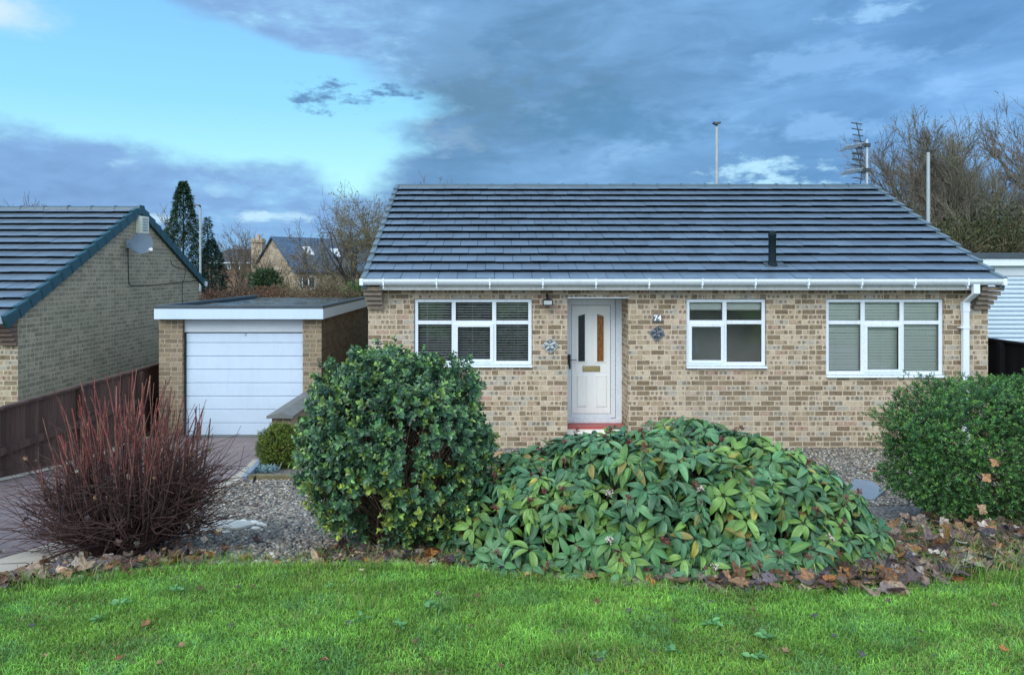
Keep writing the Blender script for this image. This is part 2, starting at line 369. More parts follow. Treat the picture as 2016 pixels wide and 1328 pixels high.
M_COPE = simple('grey_stone_coping', (.14, .15, .145), .7, .2, 7., bs=.4)
M_SAND = simple('sandstone', (.34, .24, .13), .8, .2, 8., bs=.4)
M_SLATE = simple('blue_slate_slab', (.17, .23, .30), .42, .15, 5., bs=.5, bd=.01)
M_KERB = simple('cream_sett_edging', (.42, .38, .31), .8, .18, 4., bs=.4)
M_PALE = simple('pale_stone_slab', (.56, .55, .49), .75, .15, 9., bs=.4)
M_SOIL = simple('dark_soil', (.035, .028, .02), .95, .4, 14., bs=.9, bd=.03)
M_SLAT = simple('venetian_slat', (.86, .92, .86), .5, .03)
M_SLATD = simple('thin_venetian_slat', (.88, .9, .92), .45, .03)
M_PLASTER = simple('room_plaster', (.80, .78, .72), .9, .05, 1.)
M_FELT_EDGE = simple('dark_roof_edge_trim', (.045, .065, .085), .45, .15)
M_KNEEL = simple('kneeler_brick_brown', (.20, .165, .13), .9, .3, 14., bs=.5)
M_POT = simple('chimney_pot_clay', (.40, .26, .15), .8)

def vcol(name, rough=.5, spec=.4, transl=.0, nscale=30., var=.25, bump=.2):
    m, t, out = mat(name); c = t.n('ShaderNodeAttribute', {'attribute_name': 'col'}).outputs['Color']
    P = t.n('ShaderNodeNewGeometry').outputs['Position']; n = t.noise(P, nscale, 3, .6)
    c = t.mix(1., c, t.mix(t.ss(n, .3, .7), (1 - var,) * 3, (1 + var,) * 3), 'MULTIPLY')
    finish(t, out, c, rough, n, bump, .004, spec=spec, transl=transl); return m
M_LEAF = vcol('glossy_small_leaf', .36, .55, .14, 40.)
M_LEAFM = vcol('matt_small_leaf', .5, .35, .16, 40.)
M_BARK = vcol('twig_bark', .75, .25, 0., 60.)
M_DEAD = vcol('dead_leaf', .62, .3, .12, 55., .35, .5)
M_PEB = vcol('pebble', .6, .4, 0., 90., .2, .3)
M_GRASS = vcol('grass_blade', .42, .35, .30, 8., .15, 0.)
def viburnum_mat():
    m, t, out = mat('ribbed_leaf'); c = t.n('ShaderNodeAttribute', {'attribute_name': 'col'}).outputs['Color']
    L = t.xyz(t.n('ShaderNodeAttribute', {'attribute_name': 'luv'}).outputs['Vector'])
    a = t.m('ABSOLUTE', L[1])     # 0 middle .. 1 edge
    v0 = t.ss(a, .07, .0); v1 = t.ss(t.m('ABSOLUTE', t.m('SUBTRACT', a, .48)), .09, .02)
    v = t.m('MAXIMUM', v0, v1); fine = t.m('SINE', t.m('ADD', t.m('MULTIPLY', L[0], 70.), t.m('MULTIPLY', a, 18.)))
    P = t.n('ShaderNodeNewGeometry').outputs['Position']; n = t.noise(P, 35., 3)
    cc = t.mix(t.ss(t.m('ABSOLUTE', t.m('SUBTRACT', a, .25)), .22, .0, 0., .45), c, t.mix(1., c, (.55, .62, .6), 'MULTIPLY')); cc = t.mix(t.m('MULTIPLY', v, .8), cc, t.mix(1., c, (2.3, 1.9, 1.4), 'MULTIPLY'))
    cc = t.mix(t.ss(n, .35, .7, 0., .35), cc, t.mix(1., c, (.7, .8, 1.0), 'MULTIPLY'))
    h = t.m('SUBTRACT', t.m('MULTIPLY', fine, .12), t.m('MULTIPLY', v, 1.))
    finish(t, out, cc, .33, h, .8, .005, spec=.6, transl=.08); return m
M_VIB = viburnum_mat()
def glassmat():
    m, t, out = mat('window_glass'); fr = t.n('ShaderNodeFresnel', None, IOR=1.5).outputs[0]
    P = t.n('ShaderNodeNewGeometry').outputs['Position']
    b = t.n('ShaderNodeBump', None, Strength=.03, Distance=.02, Height=t.noise(P, 1.5, 1))
    gl = t.n('ShaderNodeBsdfGlossy', None, Color=(.9, .95, 1.), Roughness=.02, Normal=b.outputs[0]); tr = t.n('ShaderNodeBsdfTransparent', None, Color=(.955, .975, .97))
    mx = t.n('ShaderNodeMixShader', None, i0=t.m('ADD', t.m('MULTIPLY', fr, 1.0), .045), i1=tr.outputs[0], i2=gl.outputs[0]); t.t.links.new(mx.outputs[0], out.inputs[0]); return m
M_GLASS = glassmat()
def obscure(name, c):
    m, t, out = mat(name); P = t.n('ShaderNodeNewGeometry').outputs['Position']; v = t.n('ShaderNodeTexVoronoi', None, Vector=P, Scale=45.)
    finish(t, out, t.mix(t.ss(v.outputs[0], .2, .7), tuple(x * .5 for x in c), tuple(x * 1.6 for x in c)), .15, v.outputs[0], .4, .004); return m
M_OBD = obscure('dark_obscure_glass', (.02, .025, .03)); M_OBO = obscure('amber_obscure_glass', (.20, .085, .025))
def plank(name, c, axis='y', pw=.1):
    m, t, out = mat(name); P = t.n('ShaderNodeNewGeometry').outputs['Position']; q = t.xyz(P)
    u = t.m('DIVIDE', t.m('ADD', q[1] if axis == 'y' else q[0], 40.), pw); i = t.m('FLOOR', u); r = t.n('ShaderNodeTexWhiteNoise', {'noise_dimensions': '1D'}, W=i).outputs[0]
    gr = t.noise(t.vec(t.m('MULTIPLY', q[0], 25.), t.m('MULTIPLY', q[1], 25.), t.m('MULTIPLY', q[2], 2.)), 1.6, 5, .65)
    cc = t.mix(r, tuple(x * .65 for x in c), tuple(x * 1.35 for x in c)); cc = t.mix(t.ss(gr, .35, .7, 0., .6), cc, tuple(x * .45 for x in c))
    finish(t, out, cc, .75, gr, .4, .004, spec=.25); return m
M_FENCE = plank('brown_stained_board', (.085, .052, .044))
M_FBLK = plank('black_stained_board', (.006, .006, .009))
def groundmat():
    m, t, out = mat('lawn_soil'); P = t.n('ShaderNodeNewGeometry').outputs['Position']; q = t.xyz(P)
    n = t.noise(P, 7., 5, .65); n2_ = t.noise(P, 90., 3)
    c = t.mix(t.ss(n, .35, .65), (.045, .11, .012), (.075, .17, .018)); c = t.mix(t.ss(n2_, .4, .7, 0., .8), c, (.03, .05, .012))
    c = t.mix(t.ss(q[1], 14., 30.), c, (.05, .07, .025))
    finish(t, out, c, .9, n2_, .8, .02, spec=.2); return m
M_LAWN = groundmat()
def gravelmat():
    m, t, out = mat('gravel_base'); P = t.n('ShaderNodeNewGeometry').outputs['Position']
    v = t.n('ShaderNodeTexVoronoi', None, Vector=P, Scale=42.); r = t.xyz(v.outputs['Color'])
    c = t.ramp(r[0], [(0, (.13, .13, .13)), (.25, (.22, .20, .17)), (.5, (.17, .19, .19)), (.75, (.30, .27, .22)), (.92, (.42, .40, .36))], 'CONSTANT')
    c = t.mix(t.ss(v.outputs[0], .35, .75), c, (.05, .045, .04))
    finish(t, out, c, .8, v.outputs[0], .9, -.01, spec=.3); return m
M_GRAV = gravelmat()
def paving():
    m, t, out = mat('block_paving'); P = t.n('ShaderNodeNewGeometry').outputs['Position']; q = t.xyz(P)
    a = R(8); u = t.m('ADD', t.m('MULTIPLY', q[0], math.cos(a)), t.m('MULTIPLY', q[1], math.sin(a))); v = t.m('SUBTRACT', t.m('MULTIPLY', q[1], math.cos(a)), t.m('MULTIPLY', q[0], math.sin(a)))
    b = t.n('ShaderNodeTexBrick', {'offset': .5}, Vector=t.vec(u, v, 0.), Color1=(.17, .115, .105), Color2=(.245, .175, .16), Mortar=(.06, .05, .05), Scale=1., Mortar_Size=.006, Mortar_Smooth=.3, Bias=0., Brick_Width=.2, Row_Height=.1)
    n = t.noise(P, 3., 5, .6); n_ = t.noise(P, 60., 3)
    c = t.mix(t.ss(n, .35, .7, 0., .5), b.outputs[0], (.20, .18, .19)); c = t.mix(t.ss(n_, .4, .7, 0., .35), c, (.12, .10, .10))
    h = t.m('SUBTRACT', t.m('MULTIPLY', n_, .2), b.outputs[1])
    finish(t, out, c, t.ss(n, .3, .7, .42, .7), h, .6, .008, spec=.5); return m
M_PAVE = paving()
def wetroof():
    m, t, out = mat('wet_flat_roof_felt'); P = t.n('ShaderNodeNewGeometry').outputs['Position']
    n = t.noise(P, .9, 5, .6, .6); n_ = t.noise(P, 14., 4)
    wet = t.ss(n, .38, .46)
    c = t.mix(t.ss(n_, .4, .65), (.05, .055, .05), (.10, .10, .07)); c = t.mix(wet, c, (.03, .04, .045))
    finish(t, out, c, t.ss(wet, 0., 1., .75, .10), t.m('ADD', t.m('MULTIPLY', n_, t.m('SUBTRACT', 1.02, wet)), t.m('MULTIPLY', t.noise(P, 5., 3), .9)), .5, .02, spec=.6); return m
M_WET = wetroof()
def slates(name, c):
    m, t, out = mat(name); P = t.n('ShaderNodeNewGeometry').outputs['Position']; q = t.xyz(P)
    b = t.n('ShaderNodeTexBrick', {'offset': .5}, Vector=t.vec(t.m('ADD', q[0], q[1]), t.m('MULTIPLY', q[2], 1.), 0.), Color1=tuple(x * .8 for x in c), Color2=tuple(x * 1.2 for x in c), Mortar=tuple(x * .4 for x in c), Scale=1., Mortar_Size=.015, Brick_Width=.35, Row_Height=.16)
    finish(t, out, b.outputs[0], .5, b.outputs[1], .4, -.01); return m
M_FSL = slates('far_blue_slate', (.055, .10, .16)); M_FTL = slates('far_brown_tile', (.06, .065, .07))
STN = [(0, (.38, .30, .20)), (.3, (.44, .36, .26)), (.6, (.32, .26, .18)), (.8, (.48, .40, .30))]
M_STONE = brick('buff_stonework', STN, (.40, .34, .26), None, .4, .16)
M_BRFAR = brick('far_red_brown_brick', [(0, (.20, .11, .07)), (.4, (.25, .15, .09)), (.7, (.17, .10, .07))], (.28, .22, .17), None)

# ------------------------------------------------------------ ground, paving, gravel, lawn
def strip(name, mat_, xs_fn, y0, y1, ny, dz, nx=24, kind='structure'):
    yy = np.linspace(y0, y1, ny); V = []
    for y in yy:
        a, b = xs_fn(y)
        for k in range(nx + 1): V.append((a + (b - a) * k / nx, y, float(gz(y)) + dz))
    Fq = [(j * (nx + 1) + i, j * (nx + 1) + i + 1, (j + 1) * (nx + 1) + i + 1, (j + 1) * (nx + 1) + i) for j in range(ny - 1) for i in range(nx)]
    o = npmesh(name, np.array(V), np.array(Fq), mat_, smooth=True); o['kind'] = kind; return o
yy = np.concatenate([[-60, -30, -10], np.arange(-4, 19, .1), [22, 26, 32, 40, 60, 90, 200, 600, 2500]]); xx = np.array([-2500, -600, -100, -30, -15, -8, -4, -2, 0, 2, 4, 8, 15, 30, 100, 600, 2500.])
V = np.array([(x, y, float(gz(y))) for y in yy for x in xx]); nx = len(xx)
Fq = np.array([(j * nx + i, j * nx + i + 1, (j + 1) * nx + i + 1, (j + 1) * nx + i) for j in range(len(yy) - 1) for i in range(nx - 1)])
npmesh('ground', V, Fq, M_LAWN, smooth=True)['kind'] = 'structure'
KP = [G(522, 903), G(490, 936), G(417, 975), G(300, 1030), G(150, 1085), G(0, 1138), G(-250, 1215)]      # outer edge of the drive kerb
KPx = np.array([p[0] for p in KP])[::-1]; KPy = np.array([p[1] for p in KP])[::-1]
def kx(y): return np.interp(y, np.r_[KPy, 11.0, 30], np.r_[KPx, -3.45, -3.45]) if True else 0
LP_ = [G(-400, 1205), G(-150, 1180), G(0, 1160), G(150, 1140), G(400, 1114), G(600, 1110), G(900, 1116), G(1150, 1146), G(1500, 1164), G(1750, 1152), G(1900, 1118), G(2016, 1095), G(2400, 1075)]
LX = np.array([p[0] for p in LP_]); LY = np.array([p[1] for p in LP_])
def ly(x): return np.interp(x, LX, LY)           # back edge of the lawn
ymin = min(KPy) + .0
strip('driveway', M_PAVE, lambda y: (-6.35 if y < 13.1 else -6.02, float(kx(y)) - .06), KPy[0] + .1, 13.35, 90, .012)
strip('drive_edging', M_KERB, lambda y: (float(kx(y)) - .16 - .12 * (y < 8), float(kx(y))), KPy[0] + .1, 11.05, 90, .022, 4)
strip('fence_edging', M_KERB, lambda y: (-6.25, -6.08), 4.5, 13.1, 60, .022, 3)
def bedx(y):
    a = float(kx(y)); return (a, 9.3)
def gravel_x(y): return float(kx(y)) - .0, 8.85
V = []; n_ = 110
xs_ = np.linspace(-4.2, 9.2, n_); Vb = []
for j in range(41):
    for x in xs_:
        y0 = ly(x) - .05; y1 = 12.14; y = y0 + (y1 - y0) * j / 40; xx_ = max(x, float(kx(y)) - .01); Vb.append((xx_, y, float(gz(y)) + .008))
Fb = np.array([(j * n_ + i, j * n_ + i + 1, (j + 1) * n_ + i + 1, (j + 1) * n_ + i) for j in range(40) for i in range(n_ - 1)])
npmesh('gravel_ground', np.array(Vb), Fb, M_GRAV, smooth=True)['kind'] = 'structure'

# pebbles
def ico(sub):
    import bmesh
    bm = bmesh.new(); bmesh.ops.create_icosphere(bm, subdivisions=sub, radius=1.); me = bpy.data.meshes.new('t'); bm.to_mesh(me); bm.free()
    V = np.array([v.co[:] for v in me.vertices]); Fc = np.array([list(p.vertices) for p in me.polygons]); bpy.data.meshes.remove(me); return V, Fc
I1, I2 = ico(1), ico(2)
def pebbase(I, k=4):
    out = []
    for _ in range(k):
        V = I[0].copy(); a = rng.normal(size=3); V = V * (1 + .22 * np.sin(V @ a * 2.1 + rng.uniform(0, 6)))[:, None]; out.append((V, I[1], np.ones((len(V), 3)), np.zeros((len(V), 3))))
    return out
PEBC = np.array([(.27, .25, .22), (.36, .32, .26), (.19, .19, .19), (.16, .18, .20), (.47, .44, .38), (.30, .24, .19), (.24, .26, .25), (.56, .54, .50), (.12, .12, .13), (.33, .27, .24)])
def pebbles(name, X, Y, base, s0, s1):
    n = len(X); yaw = rng.uniform(0, 6.28, n); tl = rng.normal(0, .25, (n, 2))
    d = np.c_[np.cos(yaw), np.sin(yaw), tl[:, 0]]; M = frames(d, np.c_[tl[:, 1] * .6, tl[:, 0] * .6, np.ones(n)])
    s = rng.uniform(s0, s1, n); sc = np.c_[s, s * rng.uniform(.6, .9, n), s * rng.uniform(.4, .65, n)]
    C = PEBC[rng.integers(0, len(PEBC), n)] * rng.uniform(.45, .95, (n, 1)) * np.array([1.02, 1., .93])
    P = np.c_[X, Y, gz(Y) + .008 + s * .25 + rng.uniform(0, .008, n)]
    o = inst(name, base, P, M, sc, C, M_PEB, smooth=True, luv=False); return o
def inbed(X, Y): return (Y > ly(X) - .02) & (X > kx(Y) + .02) & (Y < 12.08)
X = rnd(60000, -4.2, .2); Y = rng.uniform(4.2, 7.2, 60000); k = inbed(X, Y); X, Y = X[k][:19000], Y[k][:19000]
tag(pebbles('near_gravel', X, Y, pebbase(I1), .011, .021), 'mixed grey and buff pebbles covering the bed by the red-stemmed shrub', 'gravel', kind='stuff')
X = rnd(90000, -4.0, 9.); Y = rng.uniform(7.2, 12.08, 90000); k = inbed(X, Y) & ~((X < -2.4) & (Y > 9.3)) & ((X < .6) | (X > 2.2)); X, Y = X[k][:40000], Y[k][:40000]
tag(pebbles('house_gravel', X, Y, pebbase(I1, 3), .013, .023), 'brown and grey gravel running along the foot of the house wall', 'gravel', kind='stuff')

# ------------------------------------------------------------ grass
def vnoise(x, y, s, seed=0):
    r = np.random.default_rng(seed); o = np.zeros_like(x)
    for i in range(9):
        a = r.uniform(0, 6.28); f = s * r.uniform(.5, 2.0); o += np.sin((x * math.cos(a) + y * math.sin(a)) * f + r.uniform(0, 6.28)) / 3
    return o
def blades(n, X, Y, L, W, C, lean=.6):
    a = rng.uniform(0, 6.28, n); wv = np.c_[np.cos(a), np.sin(a), np.zeros(n)] * W[:, None]
    b = rng.uniform(0, 6.28, n); ln = rng.uniform(.1, 1, n) * lean; dh = np.c_[np.cos(b), np.sin(b), np.zeros(n)]
    base = np.c_[X, Y, gz(Y) - .002]
    mid = base + dh * (L * ln * .35)[:, None] + np.c_[np.zeros((n, 2)), L * .6]
    tip = base + dh * (L * ln * 1.0)[:, None] + np.c_[np.zeros((n, 2)), L * (1.0 - .35 * ln)]
    V = np.stack([base - wv, base + wv, mid - wv * .75, mid + wv * .75, tip - wv * .1, tip + wv * .1], 1)
    Fc = (np.array([(0, 1, 3, 2), (2, 3, 5, 4)])[None] + (np.arange(n) * 6)[:, None, None]).reshape(-1, 4)
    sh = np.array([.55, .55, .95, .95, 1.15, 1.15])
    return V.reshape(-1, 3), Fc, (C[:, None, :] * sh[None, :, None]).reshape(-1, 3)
N = 360000
Y = 2.15 + (rng.uniform(0, 1, N) ** 1.15) * 2.6; X = rnd(N, -1., 1.) * (Y * .82 + .25) + Y * .02
k = Y < ly(X) + .05; X, Y = X[k], Y[k]; n = len(X)
d_edge = ly(X) - Y
thin = vnoise(X, Y, 5., 3); dark = vnoise(X, Y, 9., 5); k = rng.uniform(0, 1, n) < np.clip(1.05 + thin * .35 + .25 * vnoise(X, Y, 30., 77), .25, 1); X, Y, d_edge, dark = X[k], Y[k], d_edge[k], dark[k]; n = len(X)
L = rng.uniform(.012, .036, n) * (1 + .22 * vnoise(X, Y, 3., 2)) * np.where(d_edge < .16, rng.uniform(1.0, 2.3, n), 1.)
C = np.array([(.235, .50, .08)]) * rng.uniform(.45, 1.5, (n, 1)) * (1 + .28 * np.clip(dark, -1, 1) + .12 * np.clip(vnoise(X, Y, 22., 31), -1, 1))[:, None]
yel = np.clip(vnoise(X, Y, 4., 8) * .5 + .25, 0, 1)[:, None] * rng.uniform(0, 1, (n, 1)); C = C * (1 - yel * .6) + np.array([(.40, .58, .08)]) * yel * .6
dry = rng.uniform(0, 1, n) < np.where(d_edge < .12, .25, .05 + .16 * (vnoise(X, Y, 6., 41) > .45)); C[dry] = np.array([(.36, .33, .14)]) * rng.uniform(.5, 1.2, (dry.sum(), 1))
bl = rng.uniform(0, 1, n) < .10 + .25 * (vnoise(X, Y, 7., 15) > .55); C[bl] = np.array([(.19, .44, .16)]) * rng.uniform(.6, 1.3, (bl.sum(), 1))
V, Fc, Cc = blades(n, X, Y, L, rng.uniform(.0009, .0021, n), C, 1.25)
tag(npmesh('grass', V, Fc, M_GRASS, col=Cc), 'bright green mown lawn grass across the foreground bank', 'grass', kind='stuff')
# broad leaved weeds in the lawn
for i_, (px, py, sz) in enumerate([(345, 1168, .05), (195, 1225, .045), (240, 1196, .05), (790, 1235, .05), (845, 1200, .045), (1400, 1232, .05), (1510, 1262, .055), (1490, 1300, .05), (710, 1226, .04), (1320, 1290, .045), (655, 1160, .035), (1180, 1300, .04)]):
    x_, y_ = G(px, py); m_ = 11; a_ = rng.uniform(0, 6.28, m_); P_ = np.c_[x_ + rng.normal(0, .014, m_), y_ + rng.normal(0, .012, m_), np.full(m_, float(gz(y_)) + .022)]
    M_ = frames(np.c_[np.cos(a_), np.sin(a_), rng.uniform(.0, .5, m_)], np.c_[rng.normal(0, .3, (m_, 2)), np.ones(m_)])
    WV = np.array([(0, 0, 0), (.35, -.3, .08), (.4, 0, 0), (.35, .3, .08), (.75, -.26, .0), (.75, .26, .0), (1, 0, -.1)]); WF = np.array([(0, 1, 2), (0, 2, 3), (1, 4, 2), (2, 4, 6), (2, 6, 5), (2, 5, 3)])
    tag(inst('lawn_weed', [(WV, WF, np.ones((7, 3)), np.zeros((7, 3)))], P_, M_, rng.uniform(sz * .5, sz * .9, m_), np.array([(.15, .36, .13)]) * rng.uniform(.7, 1.2, (m_, 1)), M_GRASS, luv=False), 'pale broad leaved weed rosette in the mown lawn', 'weed', 'weeds in the lawn')
# rank tufts at the bed edge
tc = [(1755, 1125, 16), (1820, 1120, 26), (1870, 1065, 22), (1900, 1140, 30), (1950, 1100, 26), (2000, 1150, 30), (1680, 1150, 10), (1830, 1070, 16), (1990, 1120, 22), (1860, 1090, 26), (1700, 1120, 16), (1550, 1150, 12), (1960, 1060, 30), (2010, 1090, 26), (60, 1155, 26), (330, 1120, 22), (460, 1110, 30), (900, 1108, 22), (1250, 1135, 14), (200, 1145, 20), (1790, 1060, 26), (640, 1104, 20), (760, 1104, 18), (1050, 1115, 16), (1900, 1110, 20), (1120, 1290, 40), (720, 1200, 12)]
tc += [(int(p_), None, 5) for p_ in np.linspace(-100, 2100, 75)]
XS, YS, LS = [], [], []
for px, py, ct in tc:
    if py is None:
        a = G(px, 1130)[0] + rng.uniform(-.05, .05); b = float(ly(a)) + rng.uniform(-.04, .10); XS.append(a + rng.normal(0, .05, ct * 4)); YS.append(b + rng.normal(0, .03, ct * 4)); LS.append(rng.uniform(.03, .095, ct * 4)); continue
    a, b = G(px, py); XS.append(a + rng.normal(0, .10, ct * 4)); YS.append(b + rng.normal(0, .04, ct * 4)); LS.append(rng.uniform(.05, .13 if px < 1650 else .19, ct * 4))
X, Y, L = map(np.concatenate, (XS, YS, LS)); n = len(X)
C = np.array([(.17, .36, .06)]) * rng.uniform(.6, 1.3, (n, 1)); q = rng.uniform(0, 1, n) < .35; C[q] = np.array([(.42, .44, .17)]) * rng.uniform(.6, 1.2, (q.sum(), 1))
V, Fc, Cc = blades(n, X, Y, L, rng.uniform(.0012, .0024, n), C, 1.1)
tag(npmesh('long_grass', V, Fc, M_GRASS, col=Cc), 'uncut straggly grass at the edge of the leafy bed', 'grass', kind='stuff')

# ------------------------------------------------------------ dead leaves
def leafshape(lobes=5, depth=.42, curl=.5, seed=0):
    r = np.random.default_rng(seed); pts = [(0., -.02)]; n = 26
    ring = []
    for i in range(n):
        a = math.pi * (-.86 + 1.72 * i / (n - 1)); rr = .5 * (1 - depth * (.5 + .5 * math.cos(a * lobes + math.pi * (1 - lobes % 2)))) * (.8 + .25 * math.cos(a)) * r.uniform(.86, 1.12)
        ring.append((rr * math.cos(a) + .05, rr * math.sin(a)))
    V2 = [(0, 0)] + [(x * .5, y * .5) for x, y in ring] + ring
    ax = r.uniform(0, 3.14); V = []
    for x, y in V2:
        t_ = x * math.cos(ax) + y * math.sin(ax); z = curl * (t_ ** 2) * 1.6 + .10 * math.sin(x * 9 + seed) * abs(y) + r.uniform(-.018, .018) - .25 * curl * x * y
        V.append((x, y, z))
    Fq = [(0, 1 + i, 2 + i, 2 + i) for i in range(n - 1)]
    Fq = [(0, 1 + i, 2 + i) for i in range(n - 1)]; 
    for i in range(n - 1): Fq += [(1 + i, 1 + n + i, 2 + n + i), (1 + i, 2 + n + i, 2 + i)]
    V = np.array(V); b = len(V); V = np.r_[V, [(-.02, -.012, 0), (-.42, -.01, .04), (-.42, .01, .04), (-.02, .012, 0)]]
    Fq += [(b, b + 1, b + 2), (b, b + 2, b + 3)]
    cm = np.ones((len(V), 3)) * (1 + .25 * np.sin(np.arctan2(V[:, 1], V[:, 0]) * 10))[:, None]
    return V, np.array(Fq), cm, np.zeros((len(V), 3))
DL = [leafshape(5, .33, c, i) for i, c in enumerate((.15, .5, .9, -.4, .3, 1.3, -.8, .7))] + [leafshape(1, .1, c, 20 + i) for i, c in enumerate((.3, .9, -.5))]
DLC = np.array([(.19, .10, .05), (.27, .16, .085), (.13, .075, .045), (.085, .05, .042), (.065, .055, .07), (.31, .23, .16), (.17, .125, .10), (.36, .31, .27), (.26, .11, .035), (.10, .085, .10), (.07, .04, .03), (.11, .085, .08), (.15, .12, .11)])
def dead(name, X, Y, dz, s0, s1, tilt=.5, brown=None):
    n = len(X); yaw = rng.uniform(0, 6.28, n); nr = np.c_[rng.normal(0, tilt, n), rng.normal(-.15, tilt, n), np.ones(n)]
    M = frames(np.c_[np.cos(yaw), np.sin(yaw), rng.normal(0, .2, n)], nr)
    C = DLC[rng.integers(0, len(DLC), n)] * rng.uniform(.6, 1.3, (n, 1))
    return inst(name, DL, np.c_[X, Y, gz(Y) + dz], M, rng.uniform(s0, s1, n), C, M_DEAD, luv=False)
XS, YS, ZS = [], [], []
def heap(px0, px1, off0, off1, n, hz):
    px = rng.uniform(px0, px1, n); x = np.array([G(p, 1110)[0] for p in np.linspace(px0, px1, 12)]); x = np.interp((px - px0) / (px1 - px0), np.linspace(0, 1, 12), x)
    y = ly(x) + rng.uniform(off0, off1, n); XS.append(x); YS.append(y); ZS.append(rng.uniform(.0, hz, n))
heap(100, 420, -.04, .35, 200, .05); heap(620, 1000, -.03, .4, 260, .04); heap(900, 1450, -.03, .3, 200, .03); heap(1350, 1700, -.10, .35, 300, .05); heap(1600, 2060, -.18, .5, 560, .06); heap(1700, 2350, .05, 1.3, 560, .10); heap(420, 620, -.02, .12, 16, .02)
X, Y, Z = map(np.concatenate, (XS, YS, ZS)); tag(dead('leaf_litter', X, Y, .012 + Z, .035, .145, .42), 'heaped brown sycamore leaves lying under the shrubs at the lawn edge', 'leaf litter', kind='stuff')
# single leaves out on the grass and pebbles
def one_leaf(px, py, s, c, label, group=None, v=0, dz=.02, yaw=None):
    x, y = G(px, py); V, Fc, cm, _ = DL[v]; a = rng.uniform(0, 6.28) if yaw is None else yaw
    Mx = frames(np.array([[math.cos(a), math.sin(a), .1]]), np.array([[rng.normal(0, .25), -.2, 1.]]))[0]
    V2 = (V * s) @ Mx.T + np.array([x, y, float(gz(y)) + dz])
    o = npmesh('fallen_leaf', V2, Fc, M_DEAD, col=cm * np.array(c)); tag(o, label, 'leaf', group)
gl = 'fallen leaves scattered on the lawn'
LV = [(1170, 1192, .07, (.13, .05, .04), 'dark red curled leaf alone on the lawn below the ribbed shrub', 1),
      (1492, 1163, .085, (.36, .20, .11), 'long tan leaf at the lawn edge right of the ribbed shrub', 8),
      (236, 1307, .06, (.20, .10, .04), 'rusty brown leaf near the bottom left of the lawn', 2),
      (636, 1308, .05, (.36, .18, .12), 'small pinkish leaf near the bottom of the lawn', 9),
      (1975, 1288, .05, (.42, .17, .05), 'orange leaf at the bottom right corner of the lawn', 2),
      (282, 1236, .06, (.22, .12, .05), 'brown leaf pair in the left part of the lawn', 4),
      (1035, 1140, .075, (.40, .22, .10), 'orange tan leaf just below the ribbed shrub left end', 9),
      (712, 1128, .04, (.48, .43, .28), 'small pale leaf high on the lawn below the round bush', 8)]
for px, py, s, c, lb, v in LV: one_leaf(px, py, s, c, lb, gl, v)
small = [(470, 1160), (395, 1165), (500, 1160), (457, 1236), (780, 1250), (930, 1240), (820, 1270), (150, 1190), (860, 1175), (940, 1180), (1240, 1210), (1330, 1230), (1480, 1205), (1400, 1190), (1600, 1220), (1750, 1190), (1810, 1250), (1700, 1300), (1550, 1290), (1290, 1290), (1100, 1250), (560, 1290), (310, 1315), (60, 1240), (360, 1280), (1880, 1230), (1960, 1200), (1840, 1300), (1420, 1300), (985, 1320), (90, 1300), (690, 1230), (1180, 1310), (1640, 1260)]
for px, py in small: one_leaf(px, py, random.uniform(.028, .05), random.choice([(.14, .08, .05), (.10, .075, .07), (.22, .14, .08), (.07, .07, .08)]), 'small dull brown leaf scrap pressed into the lawn', gl, random.randrange(8))
for px, py, s, c, lb in [(505, 1003, .08, (.05, .035, .045), 'dark shrivelled leaf on the pebbles beside the round bush'), (503, 1072, .085, (.09, .045, .04), 'dark red star shaped leaf on the pebbles near the lawn'),
                         (470, 1085, .07, (.26, .19, .09), 'tan leaf on the pebbles beside the dark twig'), (1720, 932, .09, (.42, .14, .06), 'small orange leaf on gravel above the blue slate slab')]:
    one_leaf(px, py, s, c, lb, None, 2, .03)
x0, y0 = G(465, 1085); x1, y1 = G(535, 1078)
tag(MB().tube([(x0, y0, float(gz(y0)) + .035), ((x0 + x1) / 2, (y0 + y1) / 2, float(gz(y0)) + .05), (x1, y1, float(gz(y1)) + .03)], [.004, .005, .002], 5).build('twig', M_BLACK), 'dark thin twig lying on the pebbles near the lawn', 'twig')

# ------------------------------------------------------------ slabs and stones
def slab(name, mat_, pix, th, label, dz=.02, tilt=0.):
    P = [G(*p) for p in pix]; cx = sum(p[0] for p in P) / len(P); cy = sum(p[1] for p in P) / len(P)
    b = MB(); b.prism([(x, y, float(gz(y)) + dz) for x, y in P], (0, 0, th)); o = b.build(name, mat_, bevel=.008); tag(o, label, 'slab'); return o
slab('stone_slab', M_PALE, [(415, 1040), (432, 1050), (470, 1050), (500, 1042), (492, 1036), (450, 1034)], .03, 'pale flat stone ringed with white cobbles on the gravel')
slab('slate_slab', M_SLATE, [(1670, 968), (1665, 990), (1722, 990), (1740, 972), (1720, 955), (1682, 948)], .03, 'blue grey slate slab between the ribbed shrub and the right hedge', .015)
slab('sandstone_slab', M_SAND, [(880, 925), (990, 922), (990, 893), (890, 896)], .05, 'orange brown sandstone slab on the ground left of the front door', .0)
for px, py, s in [(408, 1048, .055), (433, 1036, .045), (455, 1033, .04), (480, 1033, .035), (500, 1036, .04), (515, 1040, .04), (503, 1046, .035), (398, 1054, .045), (445, 1055, .03)]:
    x, y = G(px, py); b = pebbase(I2, 1)
    o = inst('white_cobble', b, np.array([[x, y, float(gz(y)) + .03]]), np.eye(3)[None], np.array([[s, s * .6, s * .45]]), np.array([[.72, .72, .67]]), M_PEB, smooth=True, luv=False)
    tag(o, 'white rounded cobble set around the pale flat stone', 'cobble', 'white cobbles around the stone')

